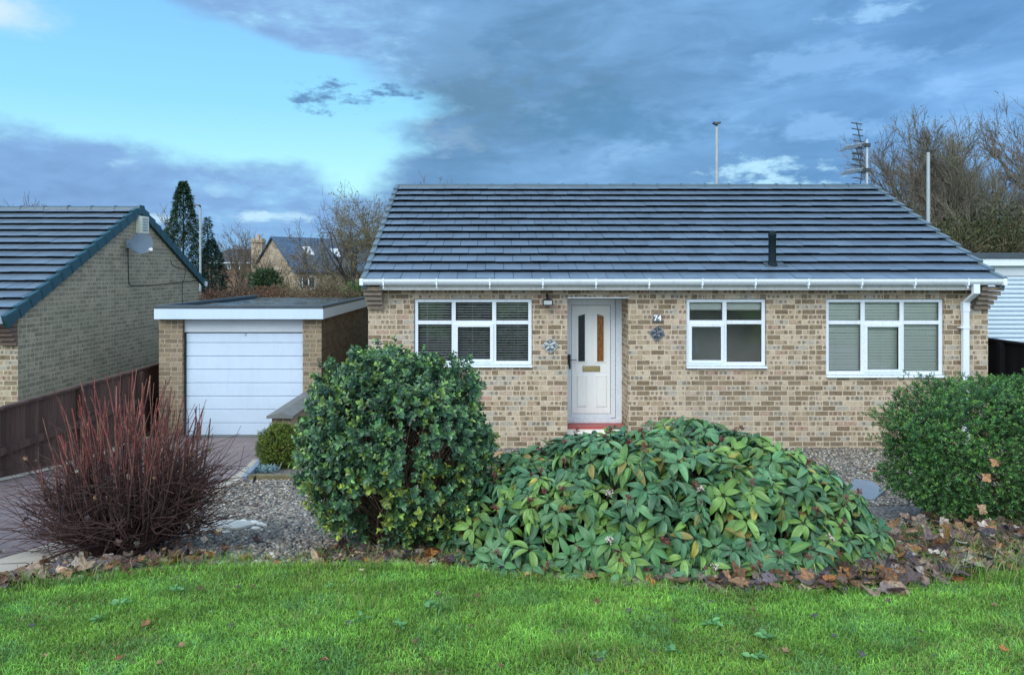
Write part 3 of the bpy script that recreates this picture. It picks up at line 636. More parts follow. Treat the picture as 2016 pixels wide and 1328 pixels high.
# ------------------------------------------------------------ wall with openings
def wall_grid(b, x0, x1, z0, z1, y, holes, depth):
    xs = sorted({x0, x1, *[h[0] for h in holes], *[h[1] for h in holes]}); zs = sorted({z0, z1, *[h[2] for h in holes], *[h[3] for h in holes]})
    for i in range(len(xs) - 1):
        for j in range(len(zs) - 1):
            cx, cz = (xs[i] + xs[i + 1]) / 2, (zs[j] + zs[j + 1]) / 2
            if any(h[0] < cx < h[1] and h[2] < cz < h[3] for h in holes): continue
            b.face([(xs[i], y, zs[j]), (xs[i + 1], y, zs[j]), (xs[i + 1], y, zs[j + 1]), (xs[i], y, zs[j + 1])])
            b.face([(xs[i], y + .28, zs[j]), (xs[i], y + .28, zs[j + 1]), (xs[i + 1], y + .28, zs[j + 1]), (xs[i + 1], y + .28, zs[j])])
    for h, d in zip(holes, depth):
        a, c, e, f = h; d = y + d
        b.face([(a, y, e), (a, y, f), (a, d, f), (a, d, e)]); b.face([(c, y, f), (c, y, e), (c, d, e), (c, d, f)])
        b.face([(a, y, f), (c, y, f), (c, d, f), (a, d, f)]); b.face([(a, y, e), (a, d, e), (c, d, e), (c, y, e)])
    return b
K = F / 12.1
def X1(px): return (px - CX) / K
def Z1(py): return HC - (py - HY) / K
HL, HR = X1(725), X1(1945)
W1 = (X1(815), X1(1048), Z1(722), Z1(588)); W2 = (X1(1351), X1(1509), Z1(724), Z1(588)); W3 = (X1(1626), X1(1859), Z1(742), Z1(588)); DR = (X1(1117), X1(1237), Z1(900), Z1(587))
house = empty('bungalow', (3, 12.1, 0), 'long single storey brick bungalow with dark tiled roof and white front door', 'house')
b = wall_grid(MB(), HL, HR, -.4, 2.78, 12.1, [W1, W2, W3, DR], [.28, .28, .28, .74])
b.build('front_wall', M_BRICK, house)
EY, EZ, RY, RZ = 11.82, 2.735, 15.92, 4.72      # eave and ridge lines of the roof plane
BY, BZ = 20.0, EZ
def gable(x, y0, y1, ry, rz, ez, th, z0=-.4):
    poly = [(x, y0, z0), (x, y1, z0), (x, y1, ez), (x, ry, rz), (x, y0, ez)]; return MB().prism(poly, (th, 0, 0))
gable(HL + .001, 12.102, 19.7, RY, RZ - .07, EZ + .05, .25).build('gable_wall', M_BRICK, house); gable(HR - .251, 12.102, 19.7, RY, RZ - .07, EZ + .05, .25).build('gable_wall', M_BRICK, house)
MB().box(HL + .26, HR - .26, 19.45, 19.69, -.4, 2.72).build('back_wall', M_BRICK, house)
MB().box(HL + .26, HR - .26, 12.4, 19.44, .15, .25).build('floor', M_PLASTER, house)
MB().box(HL + .26, HR - .26, 12.4, 19.44, 2.45, 2.5).build('ceiling', M_PLASTER, house)
pb = MB(); pb.box(2.4, 2.5, 12.4, 19.4, .26, 2.44); pb.box(5.0, 5.1, 12.4, 19.4, .26, 2.44); pb.box(.9, 1.0, 12.4, 19.4, .26, 2.44); pb.box(1.01, 2.39, 14.2, 14.3, .26, 2.44); pb.box(2.51, 4.99, 13.3, 13.4, .26, 2.44)
pb.build('partition', M_PLASTER, house)

# roof covering: every tile its own slab within the covering
def tiles(name, mat_, x0, x1, ey, ez, ry, rz, nrow, parent, tw=.30, lift=.084, th=.010, sgn=1):
    L = math.hypot(ry - ey, rz - ez); ux, uz = (ry - ey) / L, (rz - ez) / L; nx_, nz_ = -uz, ux
    if sgn < 0: nx_, nz_ = uz * -1, ux * -1
    if nz_ < 0: nx_, nz_ = -nx_, -nz_
    g = L / nrow; V, Fc, Cl = [], [], []
    for r in range(nrow):
        s0 = r * g - .03; s1 = min((r + 1) * g + .05, L); off = (r % 2) * tw / 2 + random.uniform(-.004, .004); x = x0 - off
        while x < x1 - .001:
            a = max(x + .0035, x0); c = min(x + tw - .0035, x1); x += tw
            if c - a < .02: continue
            j = random.uniform(-.003, .003); j2 = random.uniform(-.003, .003); js = random.uniform(-.004, .004); bb = len(V); col = random.uniform(.93, 1.07)
            for (s, hh, jj) in ((s0 + js, lift, j), (s1, .010, 0)):
                for top in (0, 1):
                    for xx_, q in ((a, j), (c, j2)):
                        h = hh + jj + q * .5 - (0 if top else th if hh > .02 else .008)
                        V.append((xx_, ey + ux * s + nx_ * h, ez + uz * s + nz_ * h)); Cl.append((col, col, col * 1.02))
            # order: low bottom a,c ; low top a,c ; up bottom a,c ; up top a,c
            i = bb; Fc += [(i + 2, i + 3, i + 7, i + 6), (i, i + 1, i + 3, i + 2), (i, i + 2, i + 6, i + 4), (i + 1, i + 5, i + 7, i + 3), (i, i + 4, i + 5, i + 1)]
    o = npmesh(name, np.array(V), np.array(Fc), mat_, parent, np.array(Cl)); return o
def roofset(parent, x0, x1, ey, ez, ry, rz, by, bz, nrow, M_T, verge_mats, overv=.0, nback=13):
    tiles('roof', M_T, x0, x1, ey, ez, ry, rz, nrow, parent); tiles('rear_roof', M_T, x0, x1, by, bz, ry, rz, nback, parent)
    MB().prism([(x0 + .02, ey + .02, ez - .012), (x0 + .02, ry, rz - .012), (x0 + .02, by - .02, bz - .012), (x0 + .02, ry, rz - .1)], (x1 - x0 - .04, 0, 0)).build('roof_deck', M_UNDER, parent)
    n = int((x1 - x0) / .5); st = (x1 - x0) / n; rb = MB()
    for i in range(n):
        a = x0 + i * st; s = random.uniform(-.004, .004)
        for (u0, u1, e) in ((a, a + st - .02, 0.), (a + st - .035, a + st + .005, .014)):
            sec = []
            for k_ in range(7):
                t_ = math.pi * k_ / 6; sec.append((ry - math.cos(t_) * (.115 + e), rz + .0 + math.sin(t_) * (.075 + e) + s - .02 + (0 if 0 < k_ < 6 else -.03)))
            rb.prism([(u0, y, z) for y, z in sec], (u1 - u0, 0, 0))
    rb.build('ridge', M_RIDGE, parent)
    L = math.hypot(ry - ey, rz - ez); g = L / nrow
    for (xv, d, vm) in ((x0, -1, verge_mats[0]), (x1, 1, verge_mats[1])):
        vb = MB()
        for (e_y, e_z, nn) in ((ey, ez, nrow), (by, bz, nback)):
            LL = math.hypot(ry - e_y, rz - e_z); uy, uz = (ry - e_y) / LL, (rz - e_z) / LL; ny, nz = -uz * (1 if uy > 0 else -1), abs(uy); gg = LL / nn
            for r in range(nn):
                s0, s1 = r * gg - .045, (r + 1) * gg - .02; h0, h1 = .10, .05
                xa, xb = (xv - .035, xv + .045) if d < 0 else (xv - .045, xv + .035)
                P = []
                for hh in (-.10, 1):
                    for (xq, s) in ((xa, s0), (xb, s0), (xb, s1), (xa, s1)):
                        h = (h0 if s == s0 else h1) if hh == 1 else hh
                        P.append((xq, e_y + uy * s + ny * h, e_z + uz * s + nz * h))
                vb.hexa(P)
        vb.build('verge_cap', vm, parent)
roofset(house, HL - .03, HR + .04, EY, EZ, RY, RZ, BY, BZ, 14, M_TILE, (M_VERGE2, M_VERGE2))
# eaves
FY = 11.88
MB().box(X1(748) + .03, HR - .33, FY, FY + .02, 2.605, 2.73).build('fascia', M_FASC, house)
MB().box(X1(748) + .03, HR - .33, FY + .022, 12.095, 2.61, 2.625).build('soffit', M_FASC, house)
def gutter(x0, x1, yf, zt, parent, step=.845, first=.35, end=True):
    prof = [(yf + .10, zt), (yf + .10, zt - .07), (yf + .07, zt - .095), (yf + .025, zt - .095), (yf - .005, zt - .06), (yf - .015, zt - .035), (yf - .015, zt), (yf - .008, zt), (yf - .008, zt - .03), (yf + .09, zt - .06), (yf + .09, zt)]
    gt = MB().prism([(x0, y, z) for y, z in prof], (x1 - x0, 0, 0)).build('gutter', M_UPVC, parent)
    x = x0 + first
    while x < x1 - .1:
        bb = MB(); bb.box(x - .012, x + .012, yf - .022, yf + .10, zt - .104, zt - .096); bb.box(x - .012, x + .012, yf - .024, yf - .016, zt - .1, zt + .008); bb.box(x - .008, x + .008, yf + .0, yf + .02, zt - .15, zt - .1)
        o = bb.build('bracket', M_UPVC, gt); o.location = (0, 0, 0); x += step
    for xe in ((x0, x1) if end else ()):
        o = MB().box(xe - .03, xe + .03, yf - .024, yf + .105, zt - .106, zt + .006).build('gutter_end', M_UPVC, gt, bevel=.01); o.location = (0, 0, 0)
gutter(HL - .05, HR + .04, 11.755, 2.785, house)
# kneeler bricks at both ends
def kneeler(x0, x1, parent, sx):
    for i in range(5):
        z0 = 2.285 + i * .076; d = .05 + .05 * i; b = MB().box(x0 - (.012 * i if sx < 0 else 0), x1 + (.022 * i if sx > 0 else 0), 12.09 - d, 12.098, z0 + .004, z0 + .070)
        b.build('kneeler_brick', M_KNEEL, parent, bevel=.004)
kneeler(HL - .004, HL + .25, house, -1); kneeler(HR - .26, HR + .004, house, 1)
# downpipe
x_t = (1921 - CX) / F * 11.8; x_p = (1903 - CX) / F * 12.0; pb = MB()
def sq(b, x, y, z0, z1, w=.05): b.box(x - w, x + w, y - .035, y + .035, z0, z1)
sq(pb, x_t, 11.80, 2.55, 2.70); pb.hexa([(x_p - .05, 12.0, 2.40), (x_p + .05, 12.0, 2.40), (x_p + .05, 12.07, 2.40), (x_p - .05, 12.07, 2.40), (x_t - .05, 11.765, 2.552), (x_t + .05, 11.765, 2.552), (x_t + .05, 11.835, 2.552), (x_t - .05, 11.835, 2.552)])
sq(pb, x_p, 12.035, .1, 2.398); pb.box(x_p - .056, x_p + .056, 11.993, 12.077, 2.25, 2.41); pb.box(x_p - .10, x_p + .058, 11.99, 12.098, 1.98, 2.0)
pb.build('downpipe', M_UPVC, house, bevel=.006)
# vent pipe
vx, vy, vz = 4.60, 12.28, 2.98
b = MB(); b.lathe((vx, vy, vz), [(.11, -.06), (.10, .0), (.072, .05), (.064, .08), (.062, .10), (.060, .50), (.066, .505), (.066, .56), (.045, .585), (.02, .59)], 20)
vp = b.build('vent_pipe', simple('dark_green_grey_pipe', (.008, .018, .022), .8, spec=.15), house, smooth=True)
MB().hexa([(vx - .14, vy - .10, vz - .03), (vx + .24, vy - .10, vz - .03), (vx + .16, vy + .13, vz + .08), (vx - .12, vy + .13, vz + .08), (vx - .14, vy - .10, vz + .0), (vx + .24, vy - .10, vz + .0), (vx + .16, vy + .13, vz + .11), (vx - .12, vy + .13, vz + .11)]).build('flashing', M_FELT_EDGE, vp).location = (0, 0, 0)

# windows
def window(px, H, cols, top_h, sash, parent, sill=True):
    x0, x1, z0, z1 = H; y = 12.135; w = empty('window', (0, 0, 0), None, None); w.parent = parent; w.location = -Vector(parent.location)
    fr = MB(); e = .058; cx = [x0 + .006] + [(c - CX) / K for c in cols] + [x1 - .006]; zt = top_h
    fr.box(x0 + .006, x1 - .006, y, y + .07, z1 - e, z1 - .004); fr.box(x0 + .006, x1 - .006, y, y + .07, z0 + .035, z0 + .035 + e)
    fr.box(x0 + .006, x0 + .006 + e, y + .001, y + .069, z0 + .035 + e, z1 - e); fr.box(x1 - .006 - e, x1 - .006, y + .001, y + .069, z0 + .035 + e, z1 - e)
    for c in cx[1:-1]: fr.box(c - .034, c + .034, y + .002, y + .068, z0 + .035 + e, z1 - e)
    segx = [(a + (e if i == 0 else .034), c - (e if i == len(cx) - 2 else .034)) for i, (a, c) in enumerate(zip(cx[:-1], cx[1:]))]
    for a, c in segx: fr.box(a, c, y + .003, y + .067, zt - .032, zt + .032)
    fr.build('frame', M_UPVC, w, bevel=.006).location = (0, 0, 0)
    for i, (a, c) in enumerate(segx):
        MB().box(a - .005, c + .005, y + .040, y + .046, zt + .03, z1 - e + .005).build('pane', M_GLASS, w).location = (0, 0, 0)
        lo, hi = z0 + .035 + e, zt - .032
        if i == sash:
            s = MB(); q = .062; a2, c2, l2, h2 = a - .022, c + .022, lo - .022, hi + .018
            s.box(a2, c2, y - .018, y + .004, h2 - q, h2); s.box(a2, c2, y - .018, y + .004, l2, l2 + q); s.box(a2, a2 + q, y - .018, y + .004, l2 + q, h2 - q); s.box(c2 - q, c2, y - .018, y + .004, l2 + q, h2 - q)
            s.build('sash', M_UPVC, w, bevel=.007).location = (0, 0, 0)
            g = MB(); g.box(a2 + q - .006, a2 + q, y - .0195, y + .0, l2 + q - .006, h2 - q + .006); g.box(c2 - q, c2 - q + .006, y - .0195, y, l2 + q - .006, h2 - q + .006); g.box(a2 + q, c2 - q, y - .0195, y, h2 - q, h2 - q + .006); g.box(a2 + q, c2 - q, y - .0195, y, l2 + q - .006, l2 + q)
            g.build('gasket', M_SEAL, w).location = (0, 0, 0)
            MB().box(a2 + q - .004, c2 - q + .004, y - .006, y, l2 + q - .004, h2 - q + .004).build('pane', M_GLASS, w).location = (0, 0, 0)
        else:
            MB().box(a - .005, c + .005, y + .040, y + .046, lo - .005, hi + .005).build('pane', M_GLASS, w).location = (0, 0, 0)
    gk = MB()
    for i, (a, c) in enumerate(segx):
        for lo, hi in ((zt + .032, z1 - e), (z0 + .035 + e, zt - .032)):
            if i == sash and lo < zt: continue
            gk.box(a, a + .007, y + .028, y + .039, lo, hi); gk.box(c - .007, c, y + .028, y + .039, lo, hi); gk.box(a + .007, c - .007, y + .028, y + .039, hi - .007, hi); gk.box(a + .007, c - .007, y + .028, y + .039, lo, lo + .007)
    gk.build('gasket', M_SEAL, w).location = (0, 0, 0)
    MB().hexa([(x0 - .0, 12.05, z0 - .005), (x1 + .0, 12.05, z0 - .005), (x1 + .0, y + .07, z0 + .0), (x0 - .0, y + .07, z0 + .0), (x0, 12.05, z0 + .020), (x1, 12.05, z0 + .020), (x1, y + .07, z0 + .034), (x0, y + .07, z0 + .034)]).build('sill', M_UPVC, w, bevel=.004).location = (0, 0, 0)
    return w, segx
wA, sA = window(0, W1, [893, 973], Z1(635), 1, house); wA['label'] = 'three bay window left of the door, dark venetian blind behind'
wB, sB = window(0, W2, [1428], Z1(634.5), 0, house); wB['label'] = 'smaller two bay window right of the door, nothing but a short roller blind'
wC, sC = window(0, W3, [1701, 1778], Z1(635), 1, house); wC['label'] = 'three bay window at the right end with pale blinds nearly closed'
def blind(H, pitch, depth, tilt, mat_, label, cords):
    x0, x1, z0, z1 = H; b = MB(); z = z0 + .07; y = 12.22
    root = empty('venetian_blind', ((x0 + x1) / 2, y, z0), label, 'blind')
    while z < z1 - .06:
        c, s = math.cos(tilt) * depth / 2, math.sin(tilt) * depth / 2; j = random.uniform(-.0028, .0028)
        b.hexa([(x0 + .02, y - c, z - s + j), (x1 - .02, y - c, z - s - j), (x1 - .02, y + c, z + s - j), (x0 + .02, y + c, z + s + j), (x0 + .02, y - c, z - s + .0035 + j), (x1 - .02, y - c, z - s + .0035 - j), (x1 - .02, y + c, z + s + .0035 - j), (x0 + .02, y + c, z + s + .0035 + j)]); z += pitch
    b.build('slats', mat_, root)
    for px in cords: MB().tube([((px - CX) / K, y - depth * .6, z0 + .05), ((px - CX) / K, y - depth * .6, z1 - .05)], .0028, 5).build('cord', mat_, root)
    MB().box(x0 + .01, x1 - .01, y - .03, y + .03, z1 - .055, z1 - .01).build('head_rail', mat_, root)
blind(W1, .0415, .020, R(24), M_SLATD, 'open white slatted blind over a dark room, window left of the door', [840, 930, 1020])
blind(W3, .0475, .041, R(72), M_SLAT, 'pale greenish venetian blind nearly closed in the right end window', [1650, 1740, 1830])
for (a, c) in sB:
    tag(MB().box(a - .02, c + .02, 12.215, 12.222, Z1(610.5), W2[3] - .03).build('roller_blind', simple('white_blind_cloth', (.88, .9, .86), .8, .03)), 'short white roller blind at the top of the two bay window', 'blind', 'roller blinds in the two bay window')
tag(MB().box(3.50, 3.64, 13.265, 13.295, 1.42, 1.72).build('light_switch_panel', simple('pale_panel', (.8, .84, .84), .4)), 'pale square panel on the room wall behind the two bay window', 'panel')

# door
DYF = 12.74; KD = F / DYF
def XD(px): return (px - CX) / KD
def ZD(py): return HC - (py - HY) / KD
fr = MB(); fx0, fx1 = XD(1111), XD(1222.5)
fl, fr_, ft = XD(1125.5), XD(1202), ZD(601)
fr.box(fx0, fl - .004, DYF, DYF + .07, ZD(832), ZD(588)); fr.box(fr_ + .004, XD(1211.5), DYF, DYF + .07, ZD(822), ZD(588)); fr.box(XD(1212.3), fx1 + .2, DYF - .012, DYF + .07, ZD(832), ZD(588))
fr.box(fl - .004, fr_ + .004, DYF, DYF + .07, ft + .004, ZD(588)); fr.box(fl - .004, fr_ + .004, DYF, DYF + .07, ZD(823), ZD(814.5)); fr.box(fx0, fx1, DYF - .02, DYF + .05, ZD(832), ZD(823.3))
fr.build('door_frame', M_UPVC, house, bevel=.004)
MB().box(fl - .01, fr_ + .01, DYF + .03, DYF + .04, ZD(816), ft + .01).build('door_seal', M_SEAL, house)
door = empty('front_door', (0, 0, 0), None, None); door.parent = house; door.location = -house.location
dl, dr, dt, db = fl + .004, fr_ - .004, ft - .004, ZD(813.5)
leaf = MB()
def poly_hole_leaf():
    leaf.box(dl, dr, DYF + .012, DYF + .028, db, dt)
poly_hole_leaf(); o = leaf.build('door_leaf', M_DOOR, door); o.location = (0, 0, 0)
def ring(b, outer, inner, y, d):
    n = len(outer)
    for i in range(n):
        j = (i + 1) % n; (a0, a1), (b0, b1), (c0, c1), (e0, e1) = outer[i], outer[j], inner[j], inner[i]
        b.hexa([(a0, y, a1), (b0, y, b1), (c0, y, c1), (e0, y, e1), (a0, y - d * .3, a1), (b0, y - d * .3, b1), (c0, y - d, c1), (e0, y - d, e1)])
def inset(poly, k, c):
    return [(c[0] + (x - c[0]) * k[0], c[1] + (z - c[1]) * k[1]) for x, z in poly]
for (pa, pc, za, zb, slope, gm) in ((1138.5, 1151.5, 622, 711, -1, M_OBD), (1175.5, 1188.5, 622, 711, 1, M_OBO)):
    xa, xc = XD(pa), XD(pc); zt_, zb_ = ZD(za), ZD(zb); dzz = .035
    poly = [(xa, zb_), (xc, zb_), (xc, zt_ + (dzz if slope < 0 else -.0)), (xa, zt_ + (0 if slope < 0 else dzz))]
    c = ((xa + xc) / 2, (zt_ + zb_) / 2)
    MB().prism([(x, DYF + .010, z) for x, z in poly], (0, -.003, 0)).build('glass', gm, door).location = (0, 0, 0)
    b = MB(); ring(b, inset(poly, (1.85, 1.09), c), inset(poly, (1.02, 1.005), c), DYF + .011, .016); b.build('glazing_bead', M_DOOR, door).location = (0, 0, 0)
for pa, pc in ((1136.5, 1155), (1174, 1194)):
    xa, xc, z_a, z_b = XD(pa), XD(pc), ZD(800), ZD(739); poly = [(xa, z_a), (xc, z_a), (xc, z_b), (xa, z_b)]; c = ((xa + xc) / 2, (z_a + z_b) / 2)
    b = MB(); ring(b, inset(poly, (1.1, 1.03), c), inset(poly, (.92, .975), c), DYF + .011, .012); b.box(xa + .015, xc - .015, DYF + .006, DYF + .011, z_a + .015, z_b - .015); b.build('panel_moulding', M_DOOR, door).location = (0, 0, 0)
MB().box(XD(1148), XD(1180.5), DYF - .004, DYF + .011, ZD(730.5), ZD(721)).build('letterbox', M_BRASS, door, bevel=.003).location = (0, 0, 0)
g = MB(); g.box(XD(1147.2), XD(1181.3), DYF + .004, DYF + .0115, ZD(731.3), ZD(720.3)); g.build('letterbox_rim', M_SEAL, door).location = (0, 0, 0)
h = MB(); h.box(XD(1117), XD(1123), DYF - .05, DYF + .0, ZD(716), ZD(697)); h.box(XD(1120), XD(1123.6), DYF - .02, DYF, ZD(726), ZD(715)); h.tube([(XD(1122), DYF - .05, ZD(707.5)), (XD(1135), DYF - .055, ZD(707.5))], .007, 8)
h.build('handle', M_BLACK, door, bevel=.003).location = (0, 0, 0)
lt = MB(); lt.box(DR[0] - .0, DR[1] + .0, 12.06, 12.75, DR[3] + .002, DR[3] + .018); lt.build('lintel_trim', M_UPVC, house)
st = MB(); st.box(DR[0] + .002, DR[1] - .002, 12.47, 12.73, .18, ZD(832) - .002); st.box(DR[0] + .002, DR[1] - .002, 12.45, 12.73, ZD(832) - .09, ZD(832) - .004); st.build('doorstep', M_RED, house, bevel=.006)
MB().box(DR[0] + .003, DR[1] - .003, 12.475, 12.74, -.2, .178).build('step_brickwork', M_BRICK, house)
MB().box(DR[0] - .05, DR[1] + .15, 11.35, 12.46, -.2, .13).build('porch_slab', M_CONC, house, bevel=.01)

# fittings on the wall
lx, lz = X1(1077), Z1(595); L_ = empty('security_light', (lx, 12.0, lz), 'small black floodlight on the brick wall between window and door', 'light')
MB().tube([(lx, 12.09, lz + .13), (lx, 12.02, lz + .10), (lx, 11.98, lz + .06)], .02, 8).build('bracket', M_BLACK, L_)
MB().hexa([(lx - .085, 11.93, lz - .045), (lx + .085, 11.93, lz - .045), (lx + .07, 12.02, lz - .035), (lx - .07, 12.02, lz - .035), (lx - .085, 11.91, lz + .05), (lx + .085, 11.91, lz + .05), (lx + .07, 12.02, lz + .06), (lx - .07, 12.02, lz + .06)]).build('housing', M_BLACK, L_, bevel=.008)
MB().hexa([(lx - .065, 11.925, lz - .03), (lx + .065, 11.925, lz - .03), (lx + .065, 11.93, lz - .03), (lx - .065, 11.93, lz - .03), (lx - .065, 11.908, lz + .035), (lx + .065, 11.908, lz + .035), (lx + .065, 11.913, lz + .035), (lx - .065, 11.913, lz + .035)]).build('lens', simple('grey_lens', (.5, .55, .55), .15), L_)
MB().lathe((lx, 11.96, lz - .085), [(.012, 0), (.025, .01), (.025, .035)], 12).build('sensor', M_BLACK, L_, smooth=True)
nx_, nz_ = X1(1294), Z1(626)
sg = empty('number_plaque', (nx_, 12.09, nz_), 'small grey slate sign reading 74 on the brick wall', 'sign')
MB().box(nx_ - .075, nx_ + .075, 12.075, 12.097, nz_ - .06, nz_ + .06).build('slate', simple('slate_plaque', (.10, .125, .135), .6), sg, bevel=.008)
fc = bpy.data.curves.new('digits', 'FONT'); fc.body = '74'; fc.size = .125; fc.extrude = .002; fc.align_x = 'CENTER'; fc.align_y = 'CENTER'; fc.offset = .003; fc.materials.append(simple('white_digit_paint', (.9, .9, .9), .5))
tmp = bpy.data.objects.new('t', fc); COL.objects.link(tmp); bpy.context.view_layer.update(); dme = bpy.data.meshes.new_from_object(tmp.evaluated_get(bpy.context.evaluated_depsgraph_get())); bpy.data.objects.remove(tmp)
fo = link('digits', dme, sg); fo.rotation_euler = (R(90), 0, 0); fo.location = Vector((0, -.018, 0))
def plaque(px, py, r, rot, c, label):
    x, z = X1(px), Z1(py); p = empty('wall_plaque', (x, 12.07, z), label, 'plaque', 'metal wall plaques'); M_P = simple('plaque_metal' , c, .35, .45, 60., metal=.75, bs=.8, bd=.01); M_PD = simple('plaque_recess', tuple(v * .15 for v in c), .6)
    def pt(u, v, y): a = R(rot); return (x + (u * math.cos(a) - v * math.sin(a)) * r, y, z + (u * math.sin(a) + v * math.cos(a)) * r)
    MB().prism([pt(0, -1, 12.096), pt(1, 0, 12.096), pt(0, 1, 12.096), pt(-1, 0, 12.096)], (0, -.012, 0)).build('backing', M_PD, p)
    wg = MB()
    def lobe(cx, cy, rx, ry, th, a0):
        ring_ = [pt(cx + rx * math.cos(t_) * math.cos(a0) - ry * math.sin(t_) * math.sin(a0), cy + rx * math.cos(t_) * math.sin(a0) + ry * math.sin(t_) * math.cos(a0), 12.083) for t_ in np.linspace(0, 6.283, 13)[:-1]]
        n = len(ring_); b = len(wg.v); wg.v += ring_; wg.v.append(pt(cx, cy, 12.083 - th)); 
        for i in range(n): wg.f.append((b + i, b + (i + 1) % n, b + n))
    lobe(.42, .22, .40, .22, .03, .5); lobe(-.42, .22, .40, .22, .03, -.5); lobe(.30, -.30, .30, .2, .03, -.7); lobe(-.30, -.30, .30, .2, .03, .7)
    for a_, b_ in ((0, .62), (0, -.72), (.72, 0), (-.72, 0)): lobe(a_, b_, .13, .13, .02, 0.)
    wg.build('relief', M_P, p)
    body = MB(); body.tube([pt(0, -.35, 12.07), pt(0, .1, 12.055), pt(0, .3, 12.07)], [r * .03, r * .07, r * .04], 8); body.tube([pt(0, .3, 12.065), pt(.2, .6, 12.07)], r * .018, 5); body.tube([pt(0, .3, 12.065), pt(-.2, .6, 12.07)], r * .018, 5); body.build('centre_stem', M_P, p)
    e = MB()
    for i in range(4):
        cs = [(0, -1), (1, 0), (0, 1), (-1, 0)]; a_, b_ = cs[i], cs[(i + 1) % 4]; e.tube([pt(*a_, 12.082), pt((a_[0] + b_[0]) / 2 * 1.06, (a_[1] + b_[1]) / 2 * 1.06, 12.078), pt(*b_, 12.082)], r * .05, 6)
    e.build('rim', M_P, p)
plaque(1083, 680, .125, 4, (.62, .70, .76), 'bright silver diamond wall plaque with butterfly relief between window and door')
plaque(1293, 656, .125, -8, (.26, .31, .36), 'tarnished dark diamond wall plaque with butterfly relief under the number sign')

# ------------------------------------------------------------ aerial on the right end of the ridge
ax_, ay_ = (1704 - CX) / F * 16.4, 16.4; za = lambda py: HC + (HY - py) * ay_ / F
an = empty('tv_aerial', (ax_, ay_, 4.4), 'tv aerial with two antennas on a mast at the roof right end', 'aerial')
MB().tube([(ax_ + .03, ay_, 4.2), (ax_ + .03, ay_, za(275))], .028, 8).build('mast', M_STEEL, an)
def yagi(zc, zlow, n):
    b = MB(); c0 = np.array([ax_ - .05, ay_ - .03, za(zc)]); c1 = np.array([(1640 - CX) / F * ay_, ay_ - .5, za(zlow)]); b.tube([c0, c1], .017, 5)
    for i in range(n):
        p = c0 + (c1 - c0) * (.25 + .75 * i / (n - 1)); b.tube([p + (-.02, .12, -.04), p + (.02, -.12, .04)], .012, 4)
    b.build('antenna', M_STEEL, an); r = MB()
    for s in (-1, 1):
        for i in range(4):
            z = za(zc) + s * (.07 + .13 * i); xo = -.09 - .10 * (i) * (.5 if s > 0 else .35); r.tube([(ax_ - .27 + xo * .3, ay_ - .05, z + .03), (ax_ - .02 + xo * .3, ay_ - .02, z)], .014, 4)
    r.tube([(ax_ - .14, ay_ - .03, za(zc) - .5), (ax_ - .10, ay_ - .03, za(zc)), (ax_ - .22, ay_ - .03, za(zc) + .5)], .011, 4); r.box(ax_ - .24, ax_ - .08, ay_ - .1, ay_ - .0, za(zc) - .035, za(zc) + .03); r.box(ax_ - .02, ax_ + .09, ay_ - .05, ay_ + .05, za(zc) - .04, za(zc) + .04); r.build('reflector', M_SEAL, an)
yagi(286, 299, 9); yagi(335, 346, 9)

# ------------------------------------------------------------ garage
ga = empty('garage', (-4.55, 13.2, -.06), 'flat roofed brick garage with white ribbed door left of the bungalow', 'garage')
KG = F / 13.2
def XG(px): return (px - CX) / KG
def ZG(py): return HC - (py - HY) / KG
gl_, gr_ = XG(313), XG(633)
b = wall_grid(MB(), gl_, gr_, -.4, 2.16, 13.2, [(XG(359), XG(596), -.4, 2.16)], [.28]); b.build('front_wall', M_BRICKG, ga)
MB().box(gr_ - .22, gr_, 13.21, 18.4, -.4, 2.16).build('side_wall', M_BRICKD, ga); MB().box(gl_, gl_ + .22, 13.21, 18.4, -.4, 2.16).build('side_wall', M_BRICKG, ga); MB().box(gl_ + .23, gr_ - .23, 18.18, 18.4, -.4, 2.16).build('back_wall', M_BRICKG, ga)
rx0, rx1, ry0 = (303 - CX) / F * 13.05, (636 - CX) / F * 13.05, 13.05
MB().box(rx0 + .03, rx1 - .03, ry0 + .03, 18.5, 2.17, 2.235).build('roof', M_WET, ga)
e = MB(); e.box(rx0, rx1, ry0, ry0 + .08, 2.243, 2.305); e.box(rx0, rx0 + .08, ry0 + .08, 18.55, 2.243, 2.30); e.box(rx1 - .08, rx1, ry0 + .08, 18.55, 2.243, 2.30); e.build('edge_trim', M_FELT_EDGE, ga, bevel=.006)
e = MB(); e.box(rx0, rx1, ry0 + .004, ry0 + .028, 2.06, 2.242); e.box(rx0 + .003, rx0 + .024, ry0 + .03, 18.5, 2.06, 2.242); e.box(rx1 - .024, rx1 - .003, ry0 + .03, 18.5, 2.06, 2.242); e.build('fascia', M_WBLUE, ga)
MB().box(XG(359) + .01, XG(597) - .0, 13.27, 13.30, ZG(654), 2.15).build('door_header', M_CREAM, ga)
gd = empty('garage_door', (0, 0, 0), None, None); gd.parent = ga; gd.location = -ga.location
z = ZG(860.5); top = ZG(656); k_ = 8; st_ = (top - z) / 7.72; b = MB()
zz = z
while zz < top - .01:
    z1_ = min(zz + st_, top); x0_, x1_ = XG(362.5), XG(595.5)
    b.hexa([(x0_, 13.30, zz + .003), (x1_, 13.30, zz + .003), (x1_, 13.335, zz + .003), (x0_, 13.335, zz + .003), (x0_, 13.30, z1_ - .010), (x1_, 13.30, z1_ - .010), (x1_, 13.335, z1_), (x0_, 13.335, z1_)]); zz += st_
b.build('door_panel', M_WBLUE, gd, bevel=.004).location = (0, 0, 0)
MB().box(XG(362), XG(596), 13.336, 13.36, z, top).build('backing', simple('door_groove', (.35, .42, .52), .5), gd).location = (0, 0, 0)
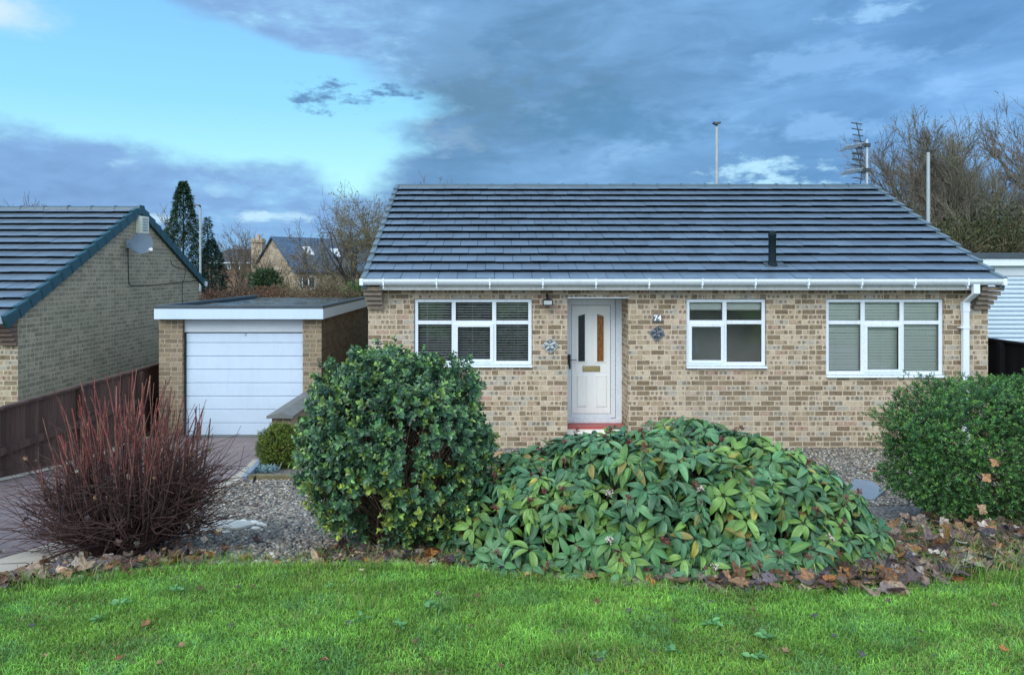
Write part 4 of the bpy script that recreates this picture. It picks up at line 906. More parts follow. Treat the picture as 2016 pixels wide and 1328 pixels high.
b = MB(); b.box(XG(480) - .012, XG(480) + .012, 13.285, 13.30, ZG(661), ZG(656.5)); b.build('lock', M_STEEL, gd).location = (0, 0, 0)
MB().box(XG(359.5), XG(362), 13.28, 13.35, z, top + .02).build('door_jamb', M_SEAL, ga)
MB().box(XG(362), XG(596), 13.10, 13.36, -.12, float(gz(13.2)) + .022).build('threshold', simple('drain_channel', (.10, .11, .11), .6, .3, 40.), ga)
# ornament by the door
x, y = (391 - CX) / F * 12.9, 12.9; b = MB(); b.lathe((x, y, float(gz(y))), [(.05, 0), (.06, .03), (.035, .09), (.045, .14), (.03, .2), (.035, .24), (.012, .29)], 12)
tag(b.build('garden_ornament', simple('mottled_ornament', (.16, .13, .09), .6, .6, 25.), smooth=True), 'small dark ornament standing at the left foot of the garage door', 'ornament')
# low wall with coping between garage and bed
lw = empty('garden_wall', (-3.25, 12.1, 0), 'low brick wall with dark stone coping in front of the garage right pier', 'wall')
MB().box(-3.37, -3.09, 11.16, 13.19, -.2, .70).build('brickwork', M_BRICKG, lw)
MB().prism([(-3.43, 11.08, .705), (-3.03, 11.08, .705), (-3.03, 11.08, .74), (-3.23, 11.08, .79), (-3.43, 11.08, .74)], (0, 2.09, 0)).build('coping', M_COPE, lw)

# ------------------------------------------------------------ neighbour's house
NX = X1(35); nb = empty('neighbouring_bungalow', (-11, 12.1, 0), 'brick bungalow on the left, weathered gable and dark tiled roof', 'house')
wall_grid(MB(), -16., NX, -.4, 2.25, 12.1, [], []).build('front_wall', M_BRICK, nb)
NEY, NEZ, NRY, NRZ, NBY, NBZ = 11.78, 2.13, 16.2, 4.27, 19.75, 2.60
MB().prism([(NX - .25, 12.102, -.4), (NX - .25, 19.5, -.4), (NX - .25, 19.5, NBZ), (NX - .25, NRY, NRZ - .08), (NX - .25, 12.102, NEZ + .1)], (.249, 0, 0)).build('gable_wall', M_BRICKN, nb)
MB().box(-16, NX - .26, 19.2, 19.49, -.4, NBZ - .05).build('back_wall', M_BRICK, nb)
roofset(nb, -16., NX + .03, NEY, NEZ, NRY, NRZ, NBY, NBZ, 15, M_TILE2, (M_VERGE, M_VERGE), nback=12)
b = MB()   # deep dark verge trim on the gable
for (y0_, z0_, n_s) in ((NEY, NEZ, 15), (NBY, NBZ, 12)):
    L = math.hypot(NRY - y0_, NRZ - z0_); uy, uz = (NRY - y0_) / L, (NRZ - z0_) / L; ny, nz = (-uz if uy > 0 else uz), abs(uy)
    for r in range(n_s):
        s0, s1 = r * L / n_s - .05, (r + 1) * L / n_s - .035; P = []
        for hh in (-.115, 1):
            for xq, s in ((NX + .034, s0), (NX + .072, s0), (NX + .072, s1), (NX + .034, s1)):
                h = (.068 if s == s0 else .045) if hh == 1 else (hh if s == s0 else hh + .02); P.append((xq, y0_ + uy * s + ny * h, z0_ + uz * s + nz * h))
        b.hexa(P)
b.hexa([(NX + .03, NRY - .2, NRZ - .12), (NX + .08, NRY - .2, NRZ - .12), (NX + .08, NRY + .2, NRZ - .12), (NX + .03, NRY + .2, NRZ - .12), (NX + .03, NRY - .10, NRZ + .07), (NX + .08, NRY - .10, NRZ + .07), (NX + .08, NRY + .10, NRZ + .07), (NX + .03, NRY + .10, NRZ + .07)])
b.build('verge_trim', M_VERGE, nb)
gutter(-16., NX - .04, 11.69, 2.175, nb, end=True); MB().box(-16, NX - .3, 11.85, 11.87, 1.99, 2.12).build('fascia', M_FASC, nb)
for i in range(5):
    MB().box(NX - .26, NX + .004, 12.04 - .05 * i, 12.098, 1.70 + i * .076, 1.766 + i * .076).build('kneeler_brick', simple('plum_brick', (.15, .10, .085), .85), nb, bevel=.004)
MB().box(NX - .0, NX + .10, 19.70, 19.82, 2.50, 2.62).build('gutter_end', M_UPVC, nb)
def NP(px, py, off=.01):  # a measured point on the neighbour's gable
    x = NX + off; y = x * F / (px - CX); return (x, y, HC + (HY - py) * y / F)
tag(MB().tube([NP(252, 482), NP(253, 540), NP(254, 558), NP(257, 562), NP(300, 561), NP(350, 556), NP(393, 552)], .008, 6).build('dish_cable', M_BLACK), 'black cable dropping from the satellite dish and running along the gable', 'cable')
tag(MB().tube([NP(336, 511), NP(338, 520), NP(352, 528), NP(366, 530), NP(364, 545), NP(359, 560), NP(359, 596)], .006, 6).build('wall_cable', M_BLACK), 'thin black cable running down the gable towards the garage roof', 'cable')
al = empty('alarm_box', (NX + .06, 16.2, 3.9), 'cream alarm box high under the apex of the neighbouring gable', 'alarm box')
p0 = NP(265, 430); p1 = NP(285, 430)
MB().box(NX + .002, NX + .13, 16.05, 16.42, 3.72, 4.10).build('casing', simple('cream_plastic', (.62, .66, .56), .5), al, bevel=.012)
b = MB(); [b.box(NX + .131, NX + .134, 16.12, 16.36, 3.78 + i * .06, 3.81 + i * .06) for i in range(5)]; b.build('louvre', M_STEEL, al)
c = Vector(NP(279, 480, .38)); ds = empty('satellite_dish', c, 'grey round satellite dish on the neighbouring gable', 'satellite dish')
nd = Vector((.52, -.78, .26)).normalized(); q_ = nd.to_track_quat('Z', 'Y'); b = MB(); n = 28; rr_ = [0, .08, .15, .215]
def dp(r, a, h): return tuple(c + q_ @ Vector((r * math.cos(a), r * 1.06 * math.sin(a), h)))
for sgn_, hh in ((1, 0.), (-1, -.012)):
    base_ = len(b.v); b.v.append(dp(0, 0, hh))
    for r_ in rr_[1:]:
        for k_ in range(n): b.v.append(dp(r_, 2 * math.pi * k_ / n, hh + r_ * r_ * .75))
    for k_ in range(n):
        k2 = (k_ + 1) % n; b.f.append((base_, base_ + 1 + k_, base_ + 1 + k2))
        for j_ in range(2): b.f.append((base_ + 1 + j_ * n + k_, base_ + 1 + (j_ + 1) * n + k_, base_ + 1 + (j_ + 1) * n + k2, base_ + 1 + j_ * n + k2))
b.build('reflector', simple('dish_grey', (.085, .13, .175), .6), ds, smooth=True)
lnb = c + nd * .30 + Vector((.13, 0, -.21))
MB().tube([tuple(c + q_ @ Vector((0, -.22, .02))), tuple(lnb + Vector((0, 0, -.03)))], .012, 6).build('arm', M_STEEL, ds); MB().tube([tuple(lnb + Vector((-.02, .02, 0))), tuple(lnb + Vector((.04, -.05, .01)))], [.03, .035], 10).build('feed_horn', simple('pale_feed', (.7, .72, .72), .4), ds)
b = MB(); pw = Vector(NP(252, 480, .02)); b.tube([tuple(pw), tuple(pw + Vector((.16, 0, 0))), tuple(c - nd * .06)], .016, 6); b.box(pw.x - .01, pw.x + .02, pw.y - .08, pw.y + .08, pw.z - .09, pw.z + .09); b.build('bracket', M_STEEL, ds)

# ------------------------------------------------------------ fences
fn = empty('brown_fence', (-6.4, 9, .3), 'dark brown close boarded fence between the driveway and the neighbouring bungalow', 'fence')
FX = -6.32; b = MB(); y = 3.4
while y < 18.2:
    zb_ = float(gz(y)) + .08; b.box(FX - .05 - random.uniform(0, .006), FX - .03, y, y + .096, zb_, 1.13 if y > 5.2 else 1.13 + (5.2 - y) * .14); y += .1
b.build('boards', M_FENCE, fn)
def rail(zf, w_, d_, nm, x_a, x_b):
    ys_ = np.linspace(3.4, 18.2, 40); b = MB()
    for a, c_ in zip(ys_[:-1], ys_[1:]): b.hexa([(x_a, a, zf(a)), (x_b, a, zf(a)), (x_b, c_, zf(c_)), (x_a, c_, zf(c_)), (x_a, a, zf(a) + w_), (x_b, a, zf(a) + w_), (x_b, c_, zf(c_) + w_), (x_a, c_, zf(c_) + w_)])
    b.build(nm, M_FENCE, fn)
rail(lambda y: 1.132 if y > 5.2 else 1.132 + (5.2 - y) * .14, .035, .1, 'capping_rail', FX - .08, FX + .01)
rail(lambda y: .56 + max(0., 9 - y) * .09, .09, .05, 'rail', FX - .029, FX + .03); rail(lambda y: float(gz(y)) - .05, .14, .05, 'gravel_board', FX - .029, FX - .005)
for y in (4.2, 6.6, 9.0, 11.2, 13.08): MB().box(FX - .028, FX + .07, y, y + .09, float(gz(y)) - .1, 1.12 + max(0, 5.2 - y) * .14).build('post', M_FENCE, fn)
bf = empty('black_fence', (8.9, 14, 0), 'black boarded fence beside the right end of the bungalow', 'fence')
b = MB(); y = 10.4
while y < 14.9: b.box(8.90, 8.92, y, y + .146, -.1, 1.66); y += .15
b.build('boards', M_FBLK, bf); MB().box(8.86, 8.96, 10.4, 14.9, 1.665, 1.70).build('capping_rail', M_FBLK, bf)
for y in (10.4, 12.9, 14.8): MB().box(8.80, 8.895, y, y + .09, -.1, 1.66).build('post', M_FBLK, bf)

# neighbour's garage on the right
rg = empty('side_garage', (11, 15, 0), 'white shuttered flat roofed garage behind the bungalow right end', 'garage')
def ZR(py): return HC - (py - HY) * 15 / F
MB().box(9.15, 14.5, 15.1, 20, -.2, ZR(523)).build('walls', M_BRICKG, rg); MB().box(9.10, 14.6, 14.9, 20.1, ZR(509), ZR(498)).build('roof_edge', M_FELT_EDGE, rg, bevel=.01); MB().box(9.12, 14.58, 14.93, 15.0, ZR(523), ZR(509.3)).build('fascia', M_UPVC, rg)
MB().box(9.16, 14.4, 15.02, 15.095, ZR(543), ZR(523.3)).build('shutter_box', M_CREAM, rg)
b = MB(); z = ZR(543.5)
while z > .0:
    b.prism([(9.18, 15.07, z), (9.18, 15.035, z - .012), (9.18, 15.028, z - .045), (9.18, 15.035, z - .078), (9.18, 15.07, z - .088)], (5.2, 0, 0)); z -= .09
b.build('shutter', M_WBLUE, rg)

# ------------------------------------------------------------ street lamps
def lamp(px, top, Yd, r, label, arm, double):
    x = (px - CX) / F * Yd; zt = HC + (HY - top) * Yd / F; o = empty('street_lamp', (x, Yd, -.2), label, 'street lamp', 'street lamps behind the houses')
    MB().tube([(x, Yd, -.3), (x, Yd, 1.2), (x, Yd, 1.25), (x, Yd, zt - .15)], [r * 1.5, r * 1.5, r, r * .8], 12).build('column', M_GALV, o)
    b = MB(); 
    for s in ((-1, 1) if double else (arm,)):
        b.hexa([(x - .03, Yd - .08, zt - .10), (x + s * .26 * (1 - .5 * double), Yd - .07, zt - .05), (x + s * .26 * (1 - .5 * double), Yd + .07, zt - .05), (x - .03, Yd + .08, zt - .10), (x - .03, Yd - .06, zt - .02), (x + s * .22 * (1 - .5 * double), Yd - .05, zt), (x + s * .22 * (1 - .5 * double), Yd + .05, zt), (x - .03, Yd + .06, zt - .02)])
    b.tube([(x, Yd, zt - .2), (x, Yd, zt - .05)], r * .6, 8); b.build('lamp_head', M_SEAL, o)
lamp(1411, 240, 24, .062, 'tall grey street lamp rising behind the middle of the roof', 1, True)
lamp(1827.5, 291, 24, .064, 'grey street lamp in front of the bare trees on the right', 1, False)
lamp(394.5, 402, 32, .052, 'grey street lamp beside the tall conifer on the left', -1, False)

# ------------------------------------------------------------ far houses
sh = empty('stone_house', (-12.2, 45, 0), 'buff stone house with blue slate roof and chimney beyond the garage', 'house')
C0 = Vector((-12.2, 45, 0)); ga_ = Vector((-3.9, 4.2, 0)); lg = Vector((.73, .68, 0)) * 9; ez, rz = 2.86, 4.95
gA, gB = C0, C0 + ga_; mid = (gA + gB) / 2
def zp(p, z): return (p.x, p.y, z)
b = MB(); b.face([zp(gA, -2), zp(gB, -2), zp(gB, ez), zp(mid, rz), zp(gA, ez)]); b.face([zp(gA, -2), zp(gA, ez), zp(gA + lg, ez), zp(gA + lg, -2)]); b.face([zp(gA + lg, -2), zp(gA + lg, ez), zp(mid + lg, rz), zp(gB + lg, ez), zp(gB + lg, -2)]); b.face([zp(gB, -2), zp(gB + lg, -2), zp(gB + lg, ez), zp(gB, ez)]); b.build('wall', M_STONE, sh)
gdir = ga_.normalized(); ld = lg.normalized(); o1 = -ld * .15
b = MB(); th = .1
def slope(e0, apex):
    ov = (e0 - mid).normalized() * .2; sl = (rz - ez) / (e0 - mid).length
    P = [zp(e0 + ov + o1, ez - .2 * sl), zp(e0 + ov + lg - o1, ez - .2 * sl), zp(mid + lg - o1, rz), zp(mid + o1, rz)]; b.hexa([(x, y, z + .01) for x, y, z in P] + [(x, y, z + th) for x, y, z in P])
slope(gA, 1); slope(gB, 1); rf = b.build('roof', M_FSL, sh)
ch_ = gB + gdir * -.4 + ld * .2; b = MB(); b.box(ch_.x - .38, ch_.x + .32, ch_.y - .35, ch_.y + .35, 0, 5.0); b.box(ch_.x - .42, ch_.x + .36, ch_.y - .39, ch_.y + .39, 4.72, 4.9); chm = b.build('chimney', M_STONE, sh)
MB().lathe((ch_.x, ch_.y, 5.0), [(.12, 0), (.10, .3)], 10).build('chimney_pot', M_POT, chm).location = (0, 0, 0)
M_SKYL = simple('skylight_glass', (.6, .68, .72), .1)
for f1, f2 in ((.20, .55), (.42, .50)):
    e = gA + lg * f1; p = e + (mid - gA) * f2; z = ez + (rz - ez) * f2 + .12; du = (mid - gA).normalized() * .35; dl_ = ld * .28; dzv = (rz - ez) / (mid - gA).length * .35
    MB().hexa([zp(p - du - dl_, z - dzv), zp(p - du + dl_, z - dzv), zp(p + du + dl_, z + dzv), zp(p + du - dl_, z + dzv), zp(p - du - dl_, z - dzv + .05), zp(p - du + dl_, z - dzv + .05), zp(p + du + dl_, z + dzv + .05), zp(p + du - dl_, z + dzv + .05)]).build('skylight', M_SKYL, rf).location = (0, 0, 0)
def fwin(c, d, w_, z0, z1, parent, nrm):
    b = MB(); a = c - d * w_ / 2 + nrm * .03; e = c + d * w_ / 2 + nrm * .03; P = [zp(a, z0), zp(e, z0), zp(e, z1), zp(a, z1)]; n_ = nrm * .03
    f = MB().hexa(P + [(x + n_.x, y + n_.y, z) for x, y, z in P]).build('window', M_UPVC, parent)
    for k_ in range(2):
        a2 = c - d * w_ / 2 * (1 - 1.0 * k_) + d * .05 + nrm * .062; e2 = a2 + d * (w_ / 2 - .1); q = [zp(a2, z0 + .06), zp(e2, z0 + .06), zp(e2, z1 - .06), zp(a2, z1 - .06)]; MB().hexa(q + [(x + n_.x * .3, y + n_.y * .3, z) for x, y, z in q]).build('pane', simple('dark_pane', (.04, .05, .06), .1), f).location = (0, 0, 0)
fwin(gA + ld * .9, ld, .9, 1.75, 2.55, sh, Vector((ld.y, -ld.x, 0)))
bh = empty('brown_house', (-24.5, 70, 0), 'distant brown brick house with dark hipped roof behind the conifers', 'house')
def XB(px): return (px - CX) / F * 70
def ZB(py): return HC + (HY - py) * 70 / F
MB().box(XB(395), XB(490), 70, 78, -2, ZB(517)).build('wall', M_BRFAR, bh)
x0, x1 = XB(390), XB(495); MB().hexa([(x0, 69.6, ZB(517)), (x1, 69.6, ZB(517)), (x1, 78.4, ZB(517)), (x0, 78.4, ZB(517)), (x0 + 1.5, 73.8, ZB(488)), (XB(470), 73.8, ZB(488)), (XB(470), 74.2, ZB(488)), (x0 + 1.5, 74.2, ZB(488))]).build('roof', M_FTL, bh)
MB().box(x0, x1, 69.5, 69.58, ZB(518.5), ZB(516.5)).build('gutter', M_UPVC, bh)
for px in (449, 472): fwin(Vector((XB(px), 69.97, 0)), Vector((1, 0, 0)), .55, ZB(530), ZB(520.5), bh, Vector((0, -1, 0)))

# ------------------------------------------------------------ trees
def grow(levels, seed, H=1., trunk_r=.02, spread=.5, up=.15, n_child=(7, 6, 5, 4), ratio=.55, wob=.12, start=.2):
    """returns arrays of limb segments and twig segments for a unit-height bare tree"""
    r = np.random.default_rng(seed); segA, segB, ra, rb, lv = [], [], [], [], []; tips = []
    def branch(p, d, L, rad, l):
        n = 5 if l < 2 else 4 if l < 3 else 3; q = p.copy(); dd = d.copy(); pts = [q.copy()]
        for i in range(n):
            dd = dd + r.normal(0, wob, 3) + np.array([0, 0, up * (1 if l else .2)]); dd /= np.linalg.norm(dd)
            q2 = q + dd * L / n; k0 = rad * (1 - .8 * i / n); k1 = rad * (1 - .8 * (i + 1) / n)
            segA.append(q); segB.append(q2); ra.append(k0); rb.append(k1); lv.append(l); q = q2; pts.append(q.copy())
        if l + 1 >= levels: tips.append(pts[-1]); return
        m = n_child[min(l, len(n_child) - 1)]
        for c in range(m):
            t_ = start + (1 - start) * (c + r.uniform(.2, 1)) / m if l == 0 else r.uniform(.15, 1.0); t_ = min(t_, .999); i = int(t_ * n); o = pts[i] + (pts[i + 1] - pts[i]) * (t_ * n - i)
            base = pts[i + 1] - pts[i]; base /= np.linalg.norm(base); rv = r.normal(0, 1, 3); side = rv - base * rv.dot(base); side /= np.linalg.norm(side)
            a = spread * r.uniform(.6, 1.4); nd_ = base * math.cos(a) + side * math.sin(a)
            branch(o, nd_, L * ratio * (1.15 - .45 * t_ if l == 0 else r.uniform(.7, 1.2)), rad * (1 - .75 * t_) * .62 + .0006, l + 1)
    branch(np.zeros(3), np.array([0, 0, 1.]), H, trunk_r, 0)
    mz = max(np.percentile(np.array(segB)[:, 2], 99.6), .5); segA = [a / mz for a in segA]; segB = [a / mz for a in segB]; tips = [a / mz for a in tips]
    return tuple(map(np.array, (segA, segB, ra, rb, lv))) + (np.array(tips),)
def tree_proto(name, g, h, cT, cC, sq=1., leaves=0, leafc=(.12, .07, .04), ivy=0, mr=.006):
    A, B, ra, rb, lv, tips = g; sc = np.array([h * sq, h * sq, h]); me = []
    k = lv <= 1; n = k.sum(); C = np.array([cT]) * rng.uniform(.7, 1.3, (n, 1)); o1 = segs('trunk', A[k] * sc, B[k] * sc, ra[k] * h, rb[k] * h, C, M_BARK, None, 6)
    k = lv > 1; n = k.sum(); C = np.array([cC]) * rng.uniform(.6, 1.35, (n, 1)); o2 = segs('crown', A[k] * sc, B[k] * sc, np.maximum(ra[k] * h, mr), np.maximum(rb[k] * h, mr * .7), C, M_BARK, None, 3)
    extra = []
    if leaves:
        i = rng.integers(0, len(tips), leaves); P = tips[i] * sc + rng.normal(0, .03 * h / 8, (leaves, 3)); yaw = rng.uniform(0, 6.28, leaves)
        M = frames(np.c_[np.cos(yaw), np.sin(yaw), rnd(leaves)], rng.normal(0, 1, (leaves, 3))); extra.append(inst('foliage', [QL], P, M, rng.uniform(.05, .11, leaves), np.array([leafc]) * rng.uniform(.5, 1.4, (leaves, 1)), M_DEAD, luv=False))
    if ivy:
        k = np.where((lv <= 1) & (A[:, 2] < .55))[0]; i = k[rng.integers(0, len(k), ivy)]; t_ = rng.uniform(0, 1, (ivy, 1)); P = (A[i] * (1 - t_) + B[i] * t_) * sc + rng.normal(0, .05 * h / 8, (ivy, 3)) * 1.6; yaw = rng.uniform(0, 6.28, ivy)
        M = frames(np.c_[np.cos(yaw), np.sin(yaw), rnd(ivy)], rng.normal(0, 1, (ivy, 3))); extra.append(inst('ivy', [QL], P, M, rng.uniform(.07, .15, ivy), np.array([(.07, .085, .025)]) * rng.uniform(.4, 1.5, (ivy, 1)), M_LEAFM, luv=False))
    ob = [o1, o2] + extra
    for o in ob: o.location = (0, 0, 0)
    return ob
# simple folded leaf (unit length along x)
def qleaf(w_=.45, fold=.12, droop=.15):
    V = np.array([(0, 0, 0), (.35, -w_ / 2, fold), (.4, 0, 0), (.35, w_ / 2, fold), (.75, -w_ * .38, fold * .8 - droop * .4), (.75, w_ * .38, fold * .8 - droop * .4), (1, 0, -droop)], float)
    Fq = np.array([(0, 2, 3, 3), (0, 1, 2, 2), (1, 4, 6, 2), (3, 2, 6, 5)]); Fq = np.array([(0, 1, 2), (0, 2, 3), (1, 4, 2), (2, 4, 6), (2, 6, 5), (2, 5, 3)])
    return V, Fq, np.ones((7, 3)), np.zeros((7, 3))
QL = qleaf()
def place(proto, first, x, y, z, s, rot, label, name, cat, group=None):
    root = empty(name, (x, y, z), label, cat, group); root.rotation_euler = (0, 0, rot); root.scale = (s[0], s[0], s[1]) if isinstance(s, tuple) else (s, s, s)
    for p in proto:
        o = p if first else p.copy()
        if not first: COL.objects.link(o)
        o.parent = root; o.location = (0, 0, 0)
    return root
def TP(px, py, Yd): return ((px - CX) / F * Yd, Yd, HC + (HY - py) * Yd / F)
gb = [grow(5, s, 1., .016, .46, .05, (15, 8, 6, 4), .52, .13, .08) for s in (1, 2, 3)]
big = [tree_proto('tree', gb[0], 11., (.12, .12, .08), (.165, .155, .12), .95, 900, (.15, .08, .05), 2600), tree_proto('tree', gb[1], 11., (.12, .115, .075), (.17, .15, .12), .95, 1100, (.15, .08, .05), 2600), tree_proto('tree', gb[2], 11., (.12, .125, .08), (.155, .155, .11), .95, 600, (.15, .08, .05), 2200)]
used = [False] * 3
rt = [(1862, 262, 36, 1, 'leftmost bare tree behind the right end of the roof'), (1900, 240, 38, 0, 'bare tree just right of the street lamp'), (1945, 262, 34, 2, 'bare ivy clad tree between the lamp and the tallest tree'), (1992, 182, 32, 0, 'tallest bare tree at the right edge of the picture'), (2075, 200, 35, 1, 'bare tree whose branches reach in from the right edge'), (1915, 280, 42, 1, 'bare tree standing furthest back among the right hand trees'), (1838, 300, 42, 2, 'low bare tree nearest to the aerial'), (1965, 270, 44, 2, 'slim bare tree half hidden behind the tallest tree')]
for i, (px, top, Yd, v, lb) in enumerate(rt):
    x, y, zt = TP(px, top, Yd); s = (zt + 1.1) / 11.; place(big[v], not used[v], x, y, -.6, (s * .95, s), i * 1.3, lb, 'bare_tree', 'tree', 'bare trees behind the right end of the bungalow'); used[v] = True
gs = [grow(4, s, 1., .016, .5, .05, (12, 6, 5), .55, .16, .12) for s in (11, 12)]
sm = [tree_proto('tree', gs[0], 6., (.10, .085, .06), (.13, .10, .07), .9, mr=.010), tree_proto('tree', gs[1], 6., (.11, .09, .06), (.14, .11, .07), .9, 260, (.10, .07, .04), mr=.010)]
gm_ = [grow(5, s, 1., .017, .62, .03, (13, 8, 6, 4), .54, .16, .15) for s in (21, 22)]
md = [tree_proto('tree', gm_[0], 7., (.09, .08, .055), (.17, .145, .10), 1.15, 2200, (.10, .08, .05), 500), tree_proto('tree', gm_[1], 7., (.085, .075, .05), (.19, .17, .10), 1.15, 1300, (.14, .13, .05), 600)]
lt_ = [(662, 396, 30, 'm0', 'spreading tree with a few clinging leaves in front of the stone house'), (700, 388, 31, 'm1', 'dark branched tree leaning beside the roof left edge'), (742, 400, 33, 'm1', 'olive twigged tree half hidden by the bungalow roof'), (610, 440, 33, 's1', 'thin leafless tree in front of the stone house roof'),
       (478, 452, 55, 's0', 'thin leafless tree left of the stone house chimney'), (455, 440, 60, 's1', 'pale thin leafless tree behind the brown house'), (528, 460, 38, 's0', 'thin bare sapling in front of the stone gable'), (548, 520, 34, 's1', 'low bare sapling at the foot of the stone gable'),
       (305, 408, 55, 's1', 'small bare treetop between neighbouring roof and tall conifer'), (75, 382, 60, 's0', 'bare treetop just showing over the neighbouring ridge'), (505, 505, 33, 's0', 'low bare sapling in front of the chimney'), (820, 346, 60, 's1', 'twigs of a distant tree just above the bungalow ridge')]
us = {}
protos = {'m0': md[0], 'm1': md[1], 's0': sm[0], 's1': sm[1]}
for i, (px, top, Yd, v, lb) in enumerate(lt_):
    x, y, zt = TP(px, top, Yd); hh = 7. if v[0] == 'm' else 6.; s = (zt + .8) / hh; place(protos[v], v not in us, x, y, -.8, s, i * 2.1 + .5, lb, 'bare_tree', 'tree', 'bare trees beyond the garage'); us[v] = 1
# dead forked limb tree
dt_ = grow(4, 31, 1., .02, .75, .12, (6, 4, 3), .55, .22, .35); pr = tree_proto('tree', dt_, 7., (.055, .045, .04), (.06, .05, .045), .9)
x, y, zt = TP(708, 378, 28); place(pr, True, x, y, -.6, (zt + .6) / 7., 2., 'crooked dead tree with dark snapping limbs by the roof left edge', 'dead_tree', 'tree')

def blob_plant(name, c, rad, n, sz, cols, mat_, label, cat, group=None, shape='ell', stems=60, stemc=(.07, .05, .035), inner=.55, lump=.16, part='foliage', base=None, up=.35, leafw=.45, seed=1):
    root = empty(name, (c[0], c[1], c[2] - rad[2]), label, cat, group); r = np.random.default_rng(seed)
    d = r.normal(0, 1, (n, 3)); d /= np.linalg.norm(d, axis=1, keepdims=True)
    if shape == 'box': d = np.sign(d) * np.abs(d) ** .55; d /= (np.abs(d) ** 3.2).sum(1, keepdims=True) ** (1 / 3.2)
    if shape == 'cone': h = r.uniform(0, 1, n) ** .8; a = r.uniform(0, 6.28, n); rr = (1 - h) ** .8 * (1 + .25 * np.sin(a * 3 + h * 20)); d = np.c_[np.cos(a) * rr, np.sin(a) * rr, 2 * h - 1]
    lm = 1 + lump * (np.sin(d[:, 0] * 4.1 + seed) * np.sin(d[:, 1] * 5 + seed * 2) + .6 * np.sin(d[:, 2] * 7 + d[:, 0] * 6 + seed) + .35 * np.sin(d[:, 0] * 15 + d[:, 2] * 13 + seed))
    t_ = (inner + (1 - inner) * r.uniform(0, 1, n) ** .45) * lm
    P = np.array(c) + d * t_[:, None] * np.array(rad); out = d / np.array(rad); out /= np.linalg.norm(out, axis=1, keepdims=True)
    dr = out + r.normal(0, .55, (n, 3)) + np.array([0, 0, up]); nr = out * .8 + np.array([0, 0, .8]) + r.normal(0, .5, (n, 3)); M = frames(dr, nr)
    C = np.array(cols)[r.integers(0, len(cols), n)] * r.uniform(.65, 1.3, (n, 1))
    o = inst(part, base or [qleaf(leafw), qleaf(leafw, .2, .3), qleaf(leafw, .05, 0.)], P, M, r.uniform(sz * .65, sz * 1.25, n), C, mat_, root, luv=False)
    if stems:
        A = np.tile(np.array([c[0], c[1], c[2] - rad[2]]), (stems, 1)) + r.normal(0, .08, (stems, 3)) * np.array([1, 1, 0]) * rad[0]; i = r.integers(0, n, stems); Bm = P[i] * .6 + A * .4 + r.normal(0, .04, (stems, 3)) * rad[0]; B2 = np.array(c) + (P[i] - np.array(c)) * .96
        rs = .012 * rad[0] + .003; segs('stems', np.r_[A, Bm], np.r_[Bm, B2], np.r_[np.full(stems, rs), np.full(stems, rs * .7)], np.r_[np.full(stems, rs * .7), np.full(stems, rs * .3)], np.array([stemc]) * r.uniform(.6, 1.5, (2 * stems, 1)), M_BARK, root, 4)
    return root, P, out
# conifers
def conifer(px, top, base_py, halfpx, Yd, n, label, seed, cols=((.028, .075, .045), (.04, .10, .05), (.06, .115, .045), (.02, .05, .035))):
    x, y, zt = TP(px, top, Yd); zb = -.6; hw = halfpx / F * Yd; root = empty('conifer', (x, y, zb), label, 'tree', 'conifers beyond the garage'); r = np.random.default_rng(seed)
    h = r.uniform(0, 1, n) ** 1.15; prof = np.interp(h, [0, .12, .45, .75, .93, 1], [1.0, 1.15, 1.1, .72, .32, .06]); a = r.uniform(0, 6.28, n); lob = 1 + .22 * np.sin(a * 4 + h * 31 + seed) + .16 * np.sin(a * 7 - h * 57) + .10 * np.sin(h * 120)
    rr = hw * prof * lob * r.uniform(.45, 1, n) ** .6; P = np.c_[x + rr * np.cos(a), y + rr * np.sin(a), zb + h * (zt - zb) - rr * .1]
    out = np.c_[np.cos(a), np.sin(a), r.uniform(-.15, .6, n)]; M = frames(out + r.normal(0, .25, (n, 3)), np.c_[r.normal(0, .5, (n, 2)), np.ones(n)])
    C = np.array(cols)[r.integers(0, len(cols), n)] * r.uniform(.6, 1.4, (n, 1)); inst('crown', [qleaf(.28, .05, .25), qleaf(.35, .1, .4)], P, M, r.uniform(.09, .24, n) * (Yd / 42), C, M_LEAFM, root, luv=False)
    MB().tube([(x, y, zb), (x, y, zt * .95)], [.12, .02], 6).build('trunk', simple('conifer_bark', (.05, .035, .025), .9), root)
conifer(361, 358, 580, 31, 42, 15000, 'tall dense dark green conifer behind the neighbouring bungalow', 3)
conifer(416, 472, 590, 30, 38, 9000, 'lower ragged conifer right of the street lamp', 5, ((.02, .055, .045), (.03, .07, .05), (.012, .035, .03)))
conifer(409, 428, 590, 14, 41, 2600, 'thin topped conifer between tall conifer and brown house', 9)
conifer(322, 452, 590, 22, 44, 3500, 'small conifer tip behind the neighbouring verge', 7)
